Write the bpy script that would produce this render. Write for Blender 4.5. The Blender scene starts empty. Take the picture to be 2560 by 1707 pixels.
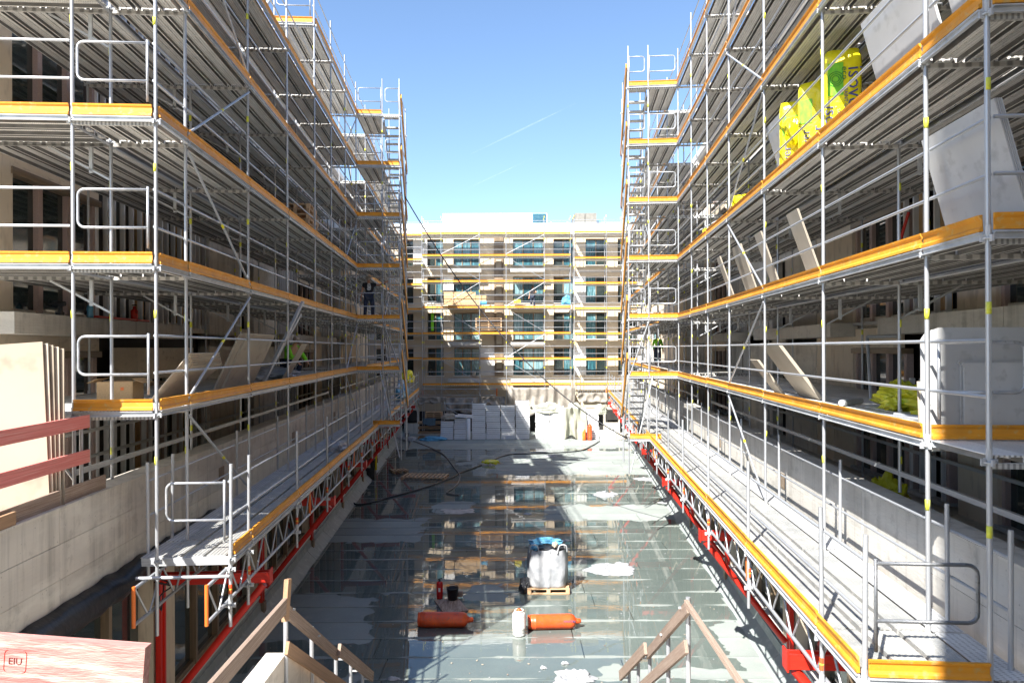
import bpy, math, random
from mathutils import Matrix, Vector, Euler, noise as mnoise
R = math.radians; PI = math.pi
rnd = random.Random(7)
D = bpy.data
sc = bpy.context.scene
COL = sc.collection
H0 = 6.55                                   # camera height above the courtyard roof

# ------------------------------------------------------------------ camera
cam = D.cameras.new('camera'); camo = D.objects.new('camera', cam); COL.objects.link(camo)
cam.sensor_width = 36; cam.lens = 24.96; cam.clip_end = 6000; cam.clip_start = .05
cam.shift_y = 0.0068
camo.location = (0, 0, H0)
camo.rotation_euler = (R(90), R(-0.22), 0)
camo.rotation_euler = (Matrix.Rotation(R(90), 4, 'X') @ Matrix.Rotation(R(-0.22), 4, 'Z')).to_euler()
sc.camera = camo
# ------------------------------------------------------------------ sky and sun
SUN = Vector((0.50, 0.82, -0.94)).normalized()           # the way the light travels
el = math.asin(-SUN.z); az = math.atan2(-SUN.x, -SUN.y)  # azimuth of the sun from +y towards +x
w = D.worlds.new('World'); sc.world = w; w.use_nodes = True
nt = w.node_tree; bg = nt.nodes['Background']
sky = nt.nodes.new('ShaderNodeTexSky'); sky.sky_type = 'NISHITA'; sky.sun_disc = False
sky.sun_elevation = el; sky.sun_rotation = az; sky.air_density = 1.0; sky.dust_density = .5; sky.ozone_density = 3.8
nt.links.new(sky.outputs[0], bg.inputs[0]); bg.inputs[1].default_value = 0.054
sl = D.lights.new('sun', 'SUN'); so = D.objects.new('sun', sl); COL.objects.link(so)
sl.energy = 3.0; sl.angle = R(.5); sl.color = (1, .955, .88)
so.rotation_euler = SUN.to_track_quat('-Z', 'Y').to_euler(); so.location = (-20, -20, 40)
vs = sc.view_settings; vs.view_transform = 'Standard'; vs.look = 'None'; vs.gamma = 1; vs.use_curve_mapping = False
vs.exposure = 2.3
sc.cycles.max_bounces = 10; sc.cycles.diffuse_bounces = 7; sc.cycles.glossy_bounces = 4
sc.cycles.transparent_max_bounces = 16; sc.cycles.caustics_reflective = False; sc.cycles.caustics_refractive = False

# ------------------------------------------------------------------ materials
MATS = {}
def nd(t, ty, **kw):
    n = t.nodes.new(ty)
    for k, v in kw.items(): setattr(n, k, v)
    return n
def mat(name, c1, c2=None, rough=.6, metal=0, scale=4, bump=0, stretch=(1, 1, 1), detail=5, coord='Object', spec=.5,
        c3=None, scale2=40, rand=0, bscale=None, alpha=1):
    if name in MATS: return MATS[name]
    m = D.materials.new(name); m.use_nodes = True; t = m.node_tree; b = t.nodes['Principled BSDF']
    b.inputs['Roughness'].default_value = rough; b.inputs['Metallic'].default_value = metal
    b.inputs['Specular IOR Level'].default_value = spec
    c2 = c2 or tuple(x * .8 for x in c1)
    tc = nd(t, 'ShaderNodeTexCoord'); mp = nd(t, 'ShaderNodeMapping'); mp.inputs['Scale'].default_value = stretch
    t.links.new(tc.outputs[coord], mp.inputs[0])
    oi = nd(t, 'ShaderNodeObjectInfo')
    off = nd(t, 'ShaderNodeVectorMath', operation='MULTIPLY_ADD')
    cmb = nd(t, 'ShaderNodeCombineXYZ'); t.links.new(oi.outputs['Random'], cmb.inputs[0]); t.links.new(oi.outputs['Random'], cmb.inputs[2])
    off.inputs[1].default_value = (37, 11, 53); t.links.new(cmb.outputs[0], off.inputs[0]); t.links.new(mp.outputs[0], off.inputs[2])
    n1 = nd(t, 'ShaderNodeTexNoise'); n1.inputs['Scale'].default_value = scale; n1.inputs['Detail'].default_value = detail
    t.links.new(off.outputs[0], n1.inputs['Vector'])
    rp = nd(t, 'ShaderNodeValToRGB'); rp.color_ramp.elements[0].position = .32; rp.color_ramp.elements[1].position = .68
    rp.color_ramp.elements[0].color = (*c2, 1); rp.color_ramp.elements[1].color = (*c1, 1)
    t.links.new(n1.outputs[0], rp.inputs[0]); col = rp.outputs[0]
    if c3:
        n2 = nd(t, 'ShaderNodeTexNoise'); n2.inputs['Scale'].default_value = scale2; n2.inputs['Detail'].default_value = 3
        t.links.new(off.outputs[0], n2.inputs['Vector'])
        r2 = nd(t, 'ShaderNodeValToRGB'); r2.color_ramp.elements[0].position = .56; r2.color_ramp.elements[1].position = .7
        t.links.new(n2.outputs[0], r2.inputs[0])
        mx = nd(t, 'ShaderNodeMixRGB'); mx.inputs[2].default_value = (*c3, 1)
        t.links.new(r2.outputs[0], mx.inputs[0]); t.links.new(col, mx.inputs[1]); col = mx.outputs[0]
    if rand:
        hs = nd(t, 'ShaderNodeHueSaturation'); mr = nd(t, 'ShaderNodeMapRange')
        mr.inputs[3].default_value = 1 - rand; mr.inputs[4].default_value = 1 + rand
        t.links.new(oi.outputs['Random'], mr.inputs[0]); t.links.new(mr.outputs[0], hs.inputs['Value']); t.links.new(col, hs.inputs['Color']); col = hs.outputs[0]
    t.links.new(col, b.inputs['Base Color'])
    if bump:
        n3 = nd(t, 'ShaderNodeTexNoise'); n3.inputs['Scale'].default_value = bscale or scale * 6; n3.inputs['Detail'].default_value = 4
        t.links.new(off.outputs[0], n3.inputs['Vector'])
        bp = nd(t, 'ShaderNodeBump'); bp.inputs['Strength'].default_value = bump; bp.inputs['Distance'].default_value = .02
        t.links.new(n3.outputs[0], bp.inputs['Height']); t.links.new(bp.outputs[0], b.inputs['Normal'])
    MATS[name] = m
    return m
galv = mat('galvanised', (.50, .52, .55), (.36, .38, .41), rough=.40, metal=.45, scale=9, rand=.12, c3=(.30, .31, .32), scale2=30)
galv2 = mat('galvanised_flat', (.56, .58, .60), (.42, .44, .46), rough=.45, metal=.2, scale=6, rand=.12)
rim_shade = mat('deck_rim_shade', (.17, .17, .168), (.11, .11, .108), rough=.6, scale=6, rand=.2)  # darker colour on plank lips paints in the shade of the grooves
deckm = mat('deck_steel', (.78, .77, .74), (.62, .61, .58), rough=.55, metal=.1, scale=3, rand=.16, bump=.9, bscale=60, c3=(.72, .70, .65), scale2=45, stretch=(1, .5, 1))
aluw = mat('walk_plank', (.46, .46, .44), (.33, .34, .34), rough=.5, metal=.25, scale=2.5, rand=.1, bump=.5, bscale=50, c3=(.54, .53, .50), scale2=8, detail=9)
orange = mat('orange_paint', (.76, .33, .022), (.60, .25, .02), rough=.55, scale=3, rand=.14, detail=9, c3=(.62, .36, .10), scale2=14, bump=.15, bscale=25)
sticker = mat('sticker', (.80, .74, .02), (.70, .66, .02), rough=.5)
redp = mat('red_paint', (.66, .025, .012), (.52, .018, .01), rough=.4, scale=5, c3=(.30, .03, .02), scale2=18)
orgp = mat('orange_tube', (.80, .20, .03), (.70, .14, .02), rough=.5, scale=12)
def concrete(name, c1, c2):
    m = mat(name, c1, c2, rough=.85, scale=.7, bump=.3, bscale=14, rand=.05, detail=8)
    t = m.node_tree; b = t.nodes['Principled BSDF']; src = b.inputs['Base Color'].links[0].from_socket
    g = nd(t, 'ShaderNodeNewGeometry')
    def layer(src, stretch, scale, lo, hi, c, fac, vor=False):
        mp = nd(t, 'ShaderNodeMapping'); mp.inputs['Scale'].default_value = stretch; t.links.new(g.outputs['Position'], mp.inputs[0])
        n = nd(t, 'ShaderNodeTexVoronoi' if vor else 'ShaderNodeTexNoise'); n.inputs['Scale'].default_value = scale
        if not vor: n.inputs['Detail'].default_value = 6; n.inputs['Roughness'].default_value = .65
        t.links.new(mp.outputs[0], n.inputs['Vector'])
        r = nd(t, 'ShaderNodeValToRGB'); r.color_ramp.elements[0].position = lo; r.color_ramp.elements[1].position = hi
        r.color_ramp.elements[0].color = (fac, fac, fac, 1) if lo < hi and vor else (0, 0, 0, 1); r.color_ramp.elements[1].color = (0, 0, 0, 1) if vor else (fac, fac, fac, 1)
        t.links.new(n.outputs['Distance' if vor else 0], r.inputs[0])
        mx = nd(t, 'ShaderNodeMixRGB'); mx.inputs[2].default_value = (*c, 1); t.links.new(r.outputs[0], mx.inputs[0]); t.links.new(src, mx.inputs[1]); return mx.outputs[0]
    dk_ = tuple(x * .55 for x in c1); lt = tuple(min(.8, x * 1.25) for x in c1)
    src = layer(src, (1.6, 1.6, .10), 2.6, .50, .68, dk_, .8)          # run-down streaks
    src = layer(src, (.5, .5, 1.6), 1.5, .50, .66, lt, .5)              # pour lines
    src = layer(src, (1, 1, 1), 3.2, .56, .70, dk_, .6)
    src = layer(src, (1, 1, 1), 9, .05, .11, dk_, .8, True)             # pores
    src = layer(src, (1, 1, 1), 1.1, .62, .72, (.36, .27, .18), .3)     # rust stains
    t.links.new(src, b.inputs['Base Color']); return m
conc = concrete('concrete', (.66, .62, .55), (.54, .505, .45))
concr = concrete('concrete_light', (.56, .54, .50), (.47, .455, .42))
render_m = mat('render_wall', (.64, .54, .41), (.56, .47, .35), rough=.9, scale=.8, bump=.2)
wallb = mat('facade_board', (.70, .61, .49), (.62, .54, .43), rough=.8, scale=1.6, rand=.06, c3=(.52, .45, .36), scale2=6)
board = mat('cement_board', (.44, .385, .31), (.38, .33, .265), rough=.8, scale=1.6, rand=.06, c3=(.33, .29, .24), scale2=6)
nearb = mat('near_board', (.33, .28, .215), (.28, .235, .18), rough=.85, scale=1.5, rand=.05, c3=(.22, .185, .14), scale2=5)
railp = mat('red_rail_paint', (.80, .26, .23), (.62, .16, .14), rough=.75, scale=2.5, stretch=(7, 1, 7), c3=(.80, .50, .42), scale2=5)
studm = mat('zinc_stud', (.78, .79, .80), (.66, .67, .68), rough=.4, metal=.1, scale=3)
boardb = mat('board_edge_pale', (.42, .375, .31), (.36, .32, .26), rough=.8, scale=2, rand=.06)
greyb = mat('grey_board', (.50, .505, .505), (.43, .435, .44), rough=.85, scale=2.6, rand=.08, c3=(.38, .38, .38), scale2=7, detail=8)
whitep = mat('white_render', (.80, .79, .77), (.74, .73, .71), rough=.8, scale=1.5)
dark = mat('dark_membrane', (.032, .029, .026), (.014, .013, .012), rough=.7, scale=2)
black = mat('black_rubber', (.02, .021, .025), (.012, .013, .016), rough=.42, scale=5, bump=.5, bscale=9)
brown = mat('brown_frame', (.25, .185, .125), (.18, .135, .09), rough=.45, scale=5)
pink = mat('frame_tape', (.50, .39, .36), (.38, .28, .26), rough=.6, scale=20, stretch=(1, 1, 4))
glassm = mat('window_glass', (.035, .05, .05), (.02, .03, .03), rough=.06, scale=1, spec=1.0)
bluef2 = mat('pale_film_glass', (.22, .36, .40), (.10, .19, .22), rough=.2, scale=3, spec=1, c3=(.50, .70, .74), scale2=5, stretch=(3, 1, .4))
bluef3 = mat('dark_film_glass', (.03, .12, .15), (.02, .06, .08), rough=.1, scale=3, spec=1, c3=(.10, .30, .36), scale2=7, stretch=(3, 1, .5))
bluef = mat('blue_film_glass', (.08, .21, .25), (.04, .11, .13), rough=.12, scale=3, spec=1, c3=(.32, .48, .54), scale2=7, stretch=(3, 1, .5))
wood = mat('timber', (.44, .27, .16), (.30, .18, .10), rough=.75, scale=3, stretch=(9, 1, 9), rand=.15, bump=.4, bscale=12)
woodv = mat('timber_weathered', (.42, .32, .25), (.20, .13, .10), rough=.8, scale=3, stretch=(8, 1, 8), rand=.12, bump=.5, bscale=12, c3=(.52, .44, .37), scale2=9)
palletm = mat('pallet_wood', (.56, .38, .23), (.40, .26, .15), rough=.8, scale=4, rand=.18)
redwood = mat('red_stained_timber', (.52, .27, .24), (.38, .14, .125), rough=.75, scale=2.5, stretch=(2, 14, 14), c3=(.62, .44, .38), scale2=1.6, detail=9, bump=.4, bscale=12)
eps = mat('white_polystyrene', (.84, .85, .87), (.78, .79, .81), rough=.85, scale=8, rand=.04, bump=.25, bscale=30)
yel = mat('yellow_film', (.90, .80, .01), (.80, .66, .01), rough=.25, scale=5, bump=.8, bscale=9)
grn = mat('green_print', (.25, .62, .02), (.12, .50, .03), rough=.3, scale=4)
crump = mat('crumpled_film', (.70, .62, .02), (.48, .50, .03), rough=.18, c3=(.10, .42, .04), scale2=1.6, scale=1.6, bump=.8, bscale=9)
ink = mat('blue_ink', (.07, .07, .20), (.05, .05, .16), rough=.5)
whitef = mat('white_film', (.42, .43, .45), (.27, .285, .31), rough=.35, scale=5, bump=.8, bscale=6)
bluet = mat('blue_film', (.14, .42, .62), (.08, .28, .46), rough=.3, scale=5, bump=.6, bscale=8)
tarpm = mat('grey_tarp', (.34, .31, .27), (.22, .20, .175), rough=.6, scale=2.5, bump=.6, bscale=5)
tarpg = mat('green_grey_tarp', (.40, .41, .34), (.28, .29, .24), rough=.5, scale=2.5, bump=.6, bscale=5)
gasr = mat('gas_red', (.78, .11, .02), (.64, .07, .015), rough=.4, scale=5, c3=(.45, .10, .05), scale2=22, bump=.1)
gasd = mat('extinguisher_red', (.55, .012, .012), (.45, .01, .01), rough=.3, scale=2)
gasw = mat('gas_white', (.72, .72, .70), (.60, .60, .58), rough=.4, scale=5, c3=(.42, .40, .37), scale2=24)
brass = mat('brass', (.5, .36, .15), rough=.4, metal=.8)
rail_t = galv
skin = mat('skin', (.50, .28, .19), (.46, .25, .17), rough=.55)
cloth_b = mat('black_cloth', (.018, .019, .024), (.012, .012, .016), rough=.85, scale=20)
cloth_n = mat('navy_cloth', (.035, .045, .08), (.02, .03, .05), rough=.85, scale=20)
hivis = mat('hi_vis', (.30, .85, .03), (.24, .75, .02), rough=.7, scale=10)
hairm = mat('hair', (.10, .08, .06), rough=.8)
capm = mat('cap_cloth', (.45, .40, .36), (.3, .27, .24), rough=.8, scale=20)
roof_up = mat('flashing', (.34, .38, .38), (.26, .30, .30), rough=.6, scale=2, c3=(.42, .45, .44), scale2=6, rand=.06)
osb = mat('osb_board', (.62, .42, .22), (.48, .31, .15), rough=.8, scale=20)
penth = mat('white_cladding', (.82, .83, .85), (.76, .77, .79), rough=.6, scale=1)

# soffit/tread perforation: rows of small dimples on the deck planks
def add_perf(m, sx=22, sy=40):
    t = m.node_tree; b = t.nodes['Principled BSDF']
    tc = nd(t, 'ShaderNodeTexCoord'); mp = nd(t, 'ShaderNodeMapping'); mp.inputs['Scale'].default_value = (sx, sy, 1)
    t.links.new(tc.outputs['Object'], mp.inputs[0])
    v = nd(t, 'ShaderNodeTexVoronoi'); v.inputs['Randomness'].default_value = .12; v.inputs['Scale'].default_value = 1
    v.voronoi_dimensions = '2D'
    t.links.new(mp.outputs[0], v.inputs['Vector'])
    rp = nd(t, 'ShaderNodeValToRGB'); rp.color_ramp.elements[0].position = .18; rp.color_ramp.elements[1].position = .3
    rp.color_ramp.elements[0].color = (.35, .35, .35, 1)
    t.links.new(v.outputs['Distance'], rp.inputs[0])
    src = b.inputs['Base Color'].links[0].from_socket
    mx = nd(t, 'ShaderNodeMixRGB', blend_type='MULTIPLY'); mx.inputs[0].default_value = .8
    t.links.new(src, mx.inputs[1]); t.links.new(rp.outputs[0], mx.inputs[2]); t.links.new(mx.outputs[0], b.inputs['Base Color'])
add_perf(deckm)
perfm = mat('perforated_plank', (.64, .65, .66), (.5, .51, .52), rough=.5, metal=.25, scale=3, rand=.08)
add_perf(perfm, 16, 30)

# roof felt
def roof_mat():
    m = mat('roof_felt', (.30, .335, .32), (.235, .265, .255), rough=.75, scale=.7, c3=(.30, .315, .30), scale2=2.2, rand=.08, bump=.3, bscale=40)
    t = m.node_tree; b = t.nodes['Principled BSDF']
    g = nd(t, 'ShaderNodeNewGeometry'); n = nd(t, 'ShaderNodeTexNoise'); n.inputs['Scale'].default_value = 90
    t.links.new(g.outputs['Position'], n.inputs['Vector'])
    src = b.inputs['Base Color'].links[0].from_socket
    rp = nd(t, 'ShaderNodeValToRGB'); rp.color_ramp.elements[0].color = (.75, .75, .75, 1); rp.color_ramp.elements[1].color = (1.25, 1.25, 1.25, 1)
    t.links.new(n.outputs[0], rp.inputs[0])
    mx = nd(t, 'ShaderNodeMixRGB', blend_type='MULTIPLY'); mx.inputs[0].default_value = 1
    t.links.new(src, mx.inputs[1]); t.links.new(rp.outputs[0], mx.inputs[2]); t.links.new(mx.outputs[0], b.inputs['Base Color'])
    return m
feltm = roof_mat()
# standing water: clear film with Fresnel reflection
def water_mat():
    m = D.materials.new('standing_water'); m.use_nodes = True; t = m.node_tree; t.nodes.clear()
    o = nd(t, 'ShaderNodeOutputMaterial'); mx = nd(t, 'ShaderNodeMixShader')
    tr = nd(t, 'ShaderNodeBsdfTransparent'); tr.inputs[0].default_value = (.70, .735, .725, 1)
    gl = nd(t, 'ShaderNodeBsdfGlossy'); gl.inputs['Roughness'].default_value = .015
    ge = nd(t, 'ShaderNodeNewGeometry'); dt = nd(t, 'ShaderNodeVectorMath', operation='DOT_PRODUCT')
    t.links.new(ge.outputs['Normal'], dt.inputs[0]); t.links.new(ge.outputs['Incoming'], dt.inputs[1])
    ab = nd(t, 'ShaderNodeMath', operation='ABSOLUTE'); t.links.new(dt.outputs['Value'], ab.inputs[0])
    iv = nd(t, 'ShaderNodeMath', operation='SUBTRACT'); iv.inputs[0].default_value = 1; t.links.new(ab.outputs[0], iv.inputs[1])
    pw = nd(t, 'ShaderNodeMath', operation='POWER'); pw.inputs[1].default_value = 4.0; t.links.new(iv.outputs[0], pw.inputs[0])
    fr = nd(t, 'ShaderNodeMath', operation='MULTIPLY_ADD'); fr.inputs[1].default_value = .95; fr.inputs[2].default_value = .04; t.links.new(pw.outputs[0], fr.inputs[0])
    g = nd(t, 'ShaderNodeNewGeometry'); n = nd(t, 'ShaderNodeTexNoise'); n.inputs['Scale'].default_value = 2.5; n.inputs['Detail'].default_value = 3
    mp = nd(t, 'ShaderNodeMapping'); mp.inputs['Scale'].default_value = (.6, 1.6, 1)
    t.links.new(g.outputs['Position'], mp.inputs[0]); t.links.new(mp.outputs[0], n.inputs['Vector'])
    bp = nd(t, 'ShaderNodeBump'); bp.inputs['Strength'].default_value = .09; bp.inputs['Distance'].default_value = .008
    t.links.new(n.outputs[0], bp.inputs['Height']); t.links.new(bp.outputs[0], gl.inputs['Normal'])
    t.links.new(fr.outputs[0], mx.inputs[0]); t.links.new(tr.outputs[0], mx.inputs[1]); t.links.new(gl.outputs[0], mx.inputs[2])
    t.links.new(mx.outputs[0], o.inputs[0])
    return m
waterm = water_mat()

# ------------------------------------------------------------------ mesh makers
def mk(name, verts, faces, m, smooth=False, midx=None):
    me = D.meshes.new(name); me.from_pydata([tuple(v) for v in verts], [], faces)
    for x in (m if isinstance(m, (list, tuple)) else [m]): me.materials.append(x)
    if midx: me.polygons.foreach_set('material_index', midx)
    if smooth: me.polygons.foreach_set('use_smooth', [len(p.vertices) == 4 for p in me.polygons] if smooth == 'q' else [True] * len(me.polygons))
    me.update(); return me
CACHE = {}
def cached(key, f):
    if key not in CACHE: CACHE[key] = f()
    return CACHE[key]
def box_vf():
    v = [(x, y, z) for x in (-.5, .5) for y in (-.5, .5) for z in (-.5, .5)]
    f = [(0, 1, 3, 2), (4, 6, 7, 5), (0, 4, 5, 1), (2, 3, 7, 6), (0, 2, 6, 4), (1, 5, 7, 3)]
    return v, f
def unit_box(m): return cached(('box', m.name), lambda: mk('box', *box_vf(), m))
def tube_vf(n=8, r=1, L=1):
    v = []; f = []
    for k in range(2):
        for i in range(n): a = 2 * PI * i / n; v.append((r * math.cos(a), r * math.sin(a), (k - .5) * L))
    for i in range(n): j = (i + 1) % n; f.append((i, j, n + j, n + i))
    f.append(tuple(range(n))[::-1]); f.append(tuple(range(n, 2 * n)))
    return v, f
PI = math.pi
def unit_tube(m, n=8): return cached(('tube', m.name, n), lambda: mk('tube', *tube_vf(n), m, 'q'))
def extr_vf(prof, L):
    n = len(prof); v = [(x, y, z) for y in (-L / 2, L / 2) for x, z in prof]
    f = [(i, (i + 1) % n, n + (i + 1) % n, n + i) for i in range(n)]
    f += [tuple(range(n))[::-1], tuple(range(n, 2 * n))]
    return v, f
def profile(key, prof, L, m):
    L = round(L, 2)
    if key == 'plank':
        def f():
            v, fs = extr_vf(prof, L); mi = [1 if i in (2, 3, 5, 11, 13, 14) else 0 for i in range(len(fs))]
            return mk('plank', v, fs, [m, rim_shade], False, mi)
        return cached((key, L, m.name), f)
    return cached((key, L, m.name), lambda: mk(key, *extr_vf(prof, L), m))
TOE = [(0, 0), (.032, 0), (.032, .028), (.008, .05), (.008, .105), (.026, .128), (.032, .15), (0, .15)]
PW = .145
PT = .1612
PLANK = [(-PT, 0), (PT, 0), (PT, -.010), (.134, -.010), (.134, -.072), (.112, -.072), (.112, -.018), (.010, -.018), (.010, -.030), (-.010, -.030), (-.010, -.018), (-.112, -.018), (-.112, -.072), (-.134, -.072), (-.134, -.010), (-PT, -.010)]
WALK = [(-PW, 0)] + [p for k in range(5) for p in ((-PW + .03 + k * .055, 0), (-PW + .035 + k * .055, .006), (-PW + .05 + k * .055, .006), (-PW + .055 + k * .055, 0))] + [(PW, 0), (PW, -.07), (PW - .02, -.07), (PW - .02, -.012), (-PW + .02, -.012), (-PW + .02, -.07), (-PW, -.07)]
LEDG = [(0, 0), (.04, 0), (.04, .008), (.012, .014), (.012, .056), (.04, .062), (.04, .07), (0, .07)]

class MB:
    """collects shapes into one mesh"""
    def __init__(s): s.v = []; s.f = []; s.mi = []; s.mats = []
    def put(s, vf, M, m):
        if m not in s.mats: s.mats.append(m)
        k = s.mats.index(m); o = len(s.v)
        s.v += [M @ Vector(p) for p in vf[0]]; s.f += [tuple(i + o for i in f) for f in vf[1]]; s.mi += [k] * len(vf[1])
        return s
    def box(s, c, d, m, rot=None):
        M = Matrix.Translation(c) @ (rot or Matrix()) @ Matrix.Diagonal((*d, 1))
        return s.put(box_vf(), M, m)
    def tube(s, p, q, r, m, n=8): return s.put(tube_vf(n), tubeM(p, q, r), m)
    def mesh(s, name, smooth=False): return mk(name, s.v, s.f, s.mats, smooth, s.mi)
def tubeM(p, q, r):
    p = Vector(p); q = Vector(q); d = q - p
    return Matrix.Translation((p + q) / 2) @ d.to_track_quat('Z', 'Y').to_matrix().to_4x4() @ Matrix.Diagonal((r, r, d.length, 1))
def barM(p, q, w_, h_):
    """a box of section w x h from p to q"""
    p = Vector(p); q = Vector(q); d = q - p
    return Matrix.Translation((p + q) / 2) @ d.to_track_quat('Y', 'Z').to_matrix().to_4x4() @ Matrix.Diagonal((w_, d.length, h_, 1))
def pipe_vf(pts, r, n=6, closed=False):
    pts = [Vector(p) for p in pts]; v = []; f = []; N = len(pts); up = None
    for i, p in enumerate(pts):
        a = pts[(i - 1) % N] if (closed or i) else p; b = pts[(i + 1) % N] if (closed or i < N - 1) else p
        t = (b - a).normalized()
        if up is None: up = Vector((0, 0, 1)) if abs(t.z) < .9 else Vector((1, 0, 0))
        x = t.cross(up).normalized(); up = x.cross(t).normalized()
        for k in range(n): an = 2 * PI * k / n; v.append(p + (x * math.cos(an) + up * math.sin(an)) * r)
    for i in range(N if closed else N - 1):
        j = (i + 1) % N
        for k in range(n): l = (k + 1) % n; f.append((i * n + k, i * n + l, j * n + l, j * n + k))
    if not closed: f += [tuple(range(n))[::-1], tuple(range((N - 1) * n, N * n))]
    return v, f
def smoothpts(pts, n=6):
    P = [Vector(p) for p in pts]; out = []
    for i in range(len(P) - 1):
        p0 = P[max(i - 1, 0)]; p1 = P[i]; p2 = P[i + 1]; p3 = P[min(i + 2, len(P) - 1)]
        for k in range(n):
            t = k / n
            out.append(.5 * ((2 * p1) + (p2 - p0) * t + (2 * p0 - 5 * p1 + 4 * p2 - p3) * t * t + (3 * p1 - p0 - 3 * p2 + p3) * t ** 3))
    out.append(P[-1]); return out
def lathe_vf(prof, n=16):
    v = []; f = []
    for r, z in prof:
        for i in range(n): a = 2 * PI * i / n; v.append((r * math.cos(a), r * math.sin(a), z))
    for k in range(len(prof) - 1):
        for i in range(n): j = (i + 1) % n; f.append((k * n + i, k * n + j, (k + 1) * n + j, (k + 1) * n + i))
    f.append(tuple(range(n))[::-1]); f.append(tuple(range((len(prof) - 1) * n, len(prof) * n)))
    return v, f

# ------------------------------------------------------------------ things and parts
WORLD = Matrix.Translation((0, 0, H0))      # frames use h = height relative to the camera
def setp(o, **k):
    for a, b in k.items():
        if b: o[a] = b
class Thing:
    def __init__(s, name, label, cat, F=WORLD, o=(0, 0, 0), group=None, kind=None):
        s.name = name; s.F = F; s.T = Matrix.Translation(o); s.Ti = s.T.inverted(); s.parts = []
        s.props = dict(label=label, category=cat, group=group, kind=kind)
    def add(s, name, me, M=None, label=None, parent=None, stuff=False):
        r = dict(name=name, me=me, M=M if M is not None else Matrix(), label=label, parent=parent, stuff=stuff); s.parts.append(r); return r
    def box(s, name, m, c, d, rot=None, **k):
        return s.add(name, unit_box(m), Matrix.Translation(c) @ (rot or Matrix()) @ Matrix.Diagonal((*d, 1)), **k)
    def bb(s, name, m, lo, hi, **k):
        return s.box(name, m, [(a + b) / 2 for a, b in zip(lo, hi)], [abs(b - a) for a, b in zip(lo, hi)], **k)
    def tube(s, name, m, p, q, r, n=8, **k): return s.add(name, unit_tube(m, n), tubeM(p, q, r), **k)
    def bar(s, name, m, p, q, w_, h_, **k): return s.add(name, unit_box(m), barM(p, q, w_, h_), **k)
    def done(s):
        root = D.objects.new(s.name, None); root.empty_display_size = .1; COL.objects.link(root)
        root.matrix_world = s.F @ s.T; setp(root, **s.props)
        by = {}
        for r in s.parts: by.setdefault(r['name'], []).append(r)
        eye = Vector((0, 0, H0))
        merged = {}
        for n, rs in by.items():
            for r in rs: r['d'] = (s.F @ r['M'].translation - eye).length
            rs.sort(key=lambda r: r['d'])
            keep = [r for r in rs if not r['stuff']][:295 if len(rs) > 300 else 300]
            ids = set(id(r) for r in keep)
            rest = [r for r in rs if id(r) not in ids]
            for r in rest: r['gone'] = True
            if rest: merged[n] = rest
        for r in s.parts:
            if r.get('gone'): continue
            if r['parent'] is not None and r['parent'].get('gone'):
                merged.setdefault(r['name'], []).append(r); r['gone'] = True; continue
            o = D.objects.new(r['name'], r['me']); COL.objects.link(o); r['o'] = o
            if r['parent'] is not None:
                p = r['parent']; o.parent = p['o']; o.matrix_parent_inverse = (s.Ti @ p['M']).inverted()
                o.matrix_basis = s.Ti @ r['M']
            else:
                o.parent = root; o.matrix_basis = s.Ti @ r['M']
            if r['label']: o['label'] = r['label']
        for n, rest in merged.items():
            mb = MB()
            for r in rest:
                me = r['me']; M = s.Ti @ r['M']
                vf = cached(('vf', me.name), lambda: ([v.co.copy() for v in me.vertices], [tuple(p.vertices) for p in me.polygons], [p.material_index for p in me.polygons]))
                mb.put(vf[:2], M, me.materials[0])
                if any(vf[2]):
                    for x in me.materials:
                        if x not in mb.mats: mb.mats.append(x)
                    mb.mi[-len(vf[2]):] = [mb.mats.index(me.materials[q]) for q in vf[2]]
            o = D.objects.new(n, mb.mesh(n)); COL.objects.link(o); o.parent = root; o['kind'] = 'stuff'
        return root
def solo(name, me, M, label, cat, group=None, kind=None, F=WORLD):
    o = D.objects.new(name, me); COL.objects.link(o); o.matrix_world = F @ M
    if kind == 'structure' : setp(o, kind=kind, label=label)
    else: setp(o, label=label, category=cat, group=group, kind=kind)
    return o
def floor_at(px, py, h=-6.55, f=1775.0):
    """photograph pixel to a point on a level plane (to take down where things stand)"""
    yh = 871 - (px - 1280) * .0038
    z = -h * f / (py - yh); return Vector(((px - 1280) * z / f, z, h))

# ------------------------------------------------------------------ the two side frames
class Side:
    def __init__(s, sg, tan, xm, xc, toe0, zs, wall, par_h, zt2, zrest, nlev, brk):
        s.s = sg; s.phi = math.atan(tan); s.tan = tan; c = math.cos(s.phi)
        s.F = Matrix.Translation((0, 0, H0)) @ Matrix.Rotation(-sg * s.phi, 4, 'Z')
        s.om = xm * c; s.oc = xc * c; s.wall = wall * c; s.par = par_h; s.c = c
        s.toe0 = toe0; s.nlev = nlev; s.brk = brk
        s.zs = zs; s.ys = [s.Y(s.om, z) for z in zs]; s.yt2 = s.Y(s.om, zt2); s.yr = [s.Y(s.om, z) for z in zrest]
        s.nm = 'left' if sg < 0 else 'right'
    def Y(s, off, z): return (z + off * math.sin(s.phi)) / math.cos(s.phi)
    def P(s, off, y, h): return Vector((s.s * off, y, h))
    def deck(s, k): return s.toe0 - .165 + 2 * k
LS = Side(-1, .0665, 4.22, 3.30, -.67, [9.7, 10.75, 13.85, 16.9, 20.0, 22.55, 25.15, 27.7], 5.0, -1.95, 30.3,
          [30.3, 33.3, 36.4, 39.5, 42.6, 45.2, 47.8, 50.3], 6, [11.5, 17.2, 22.8, 28.4, 34.0, 39.6, 45.2])
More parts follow.
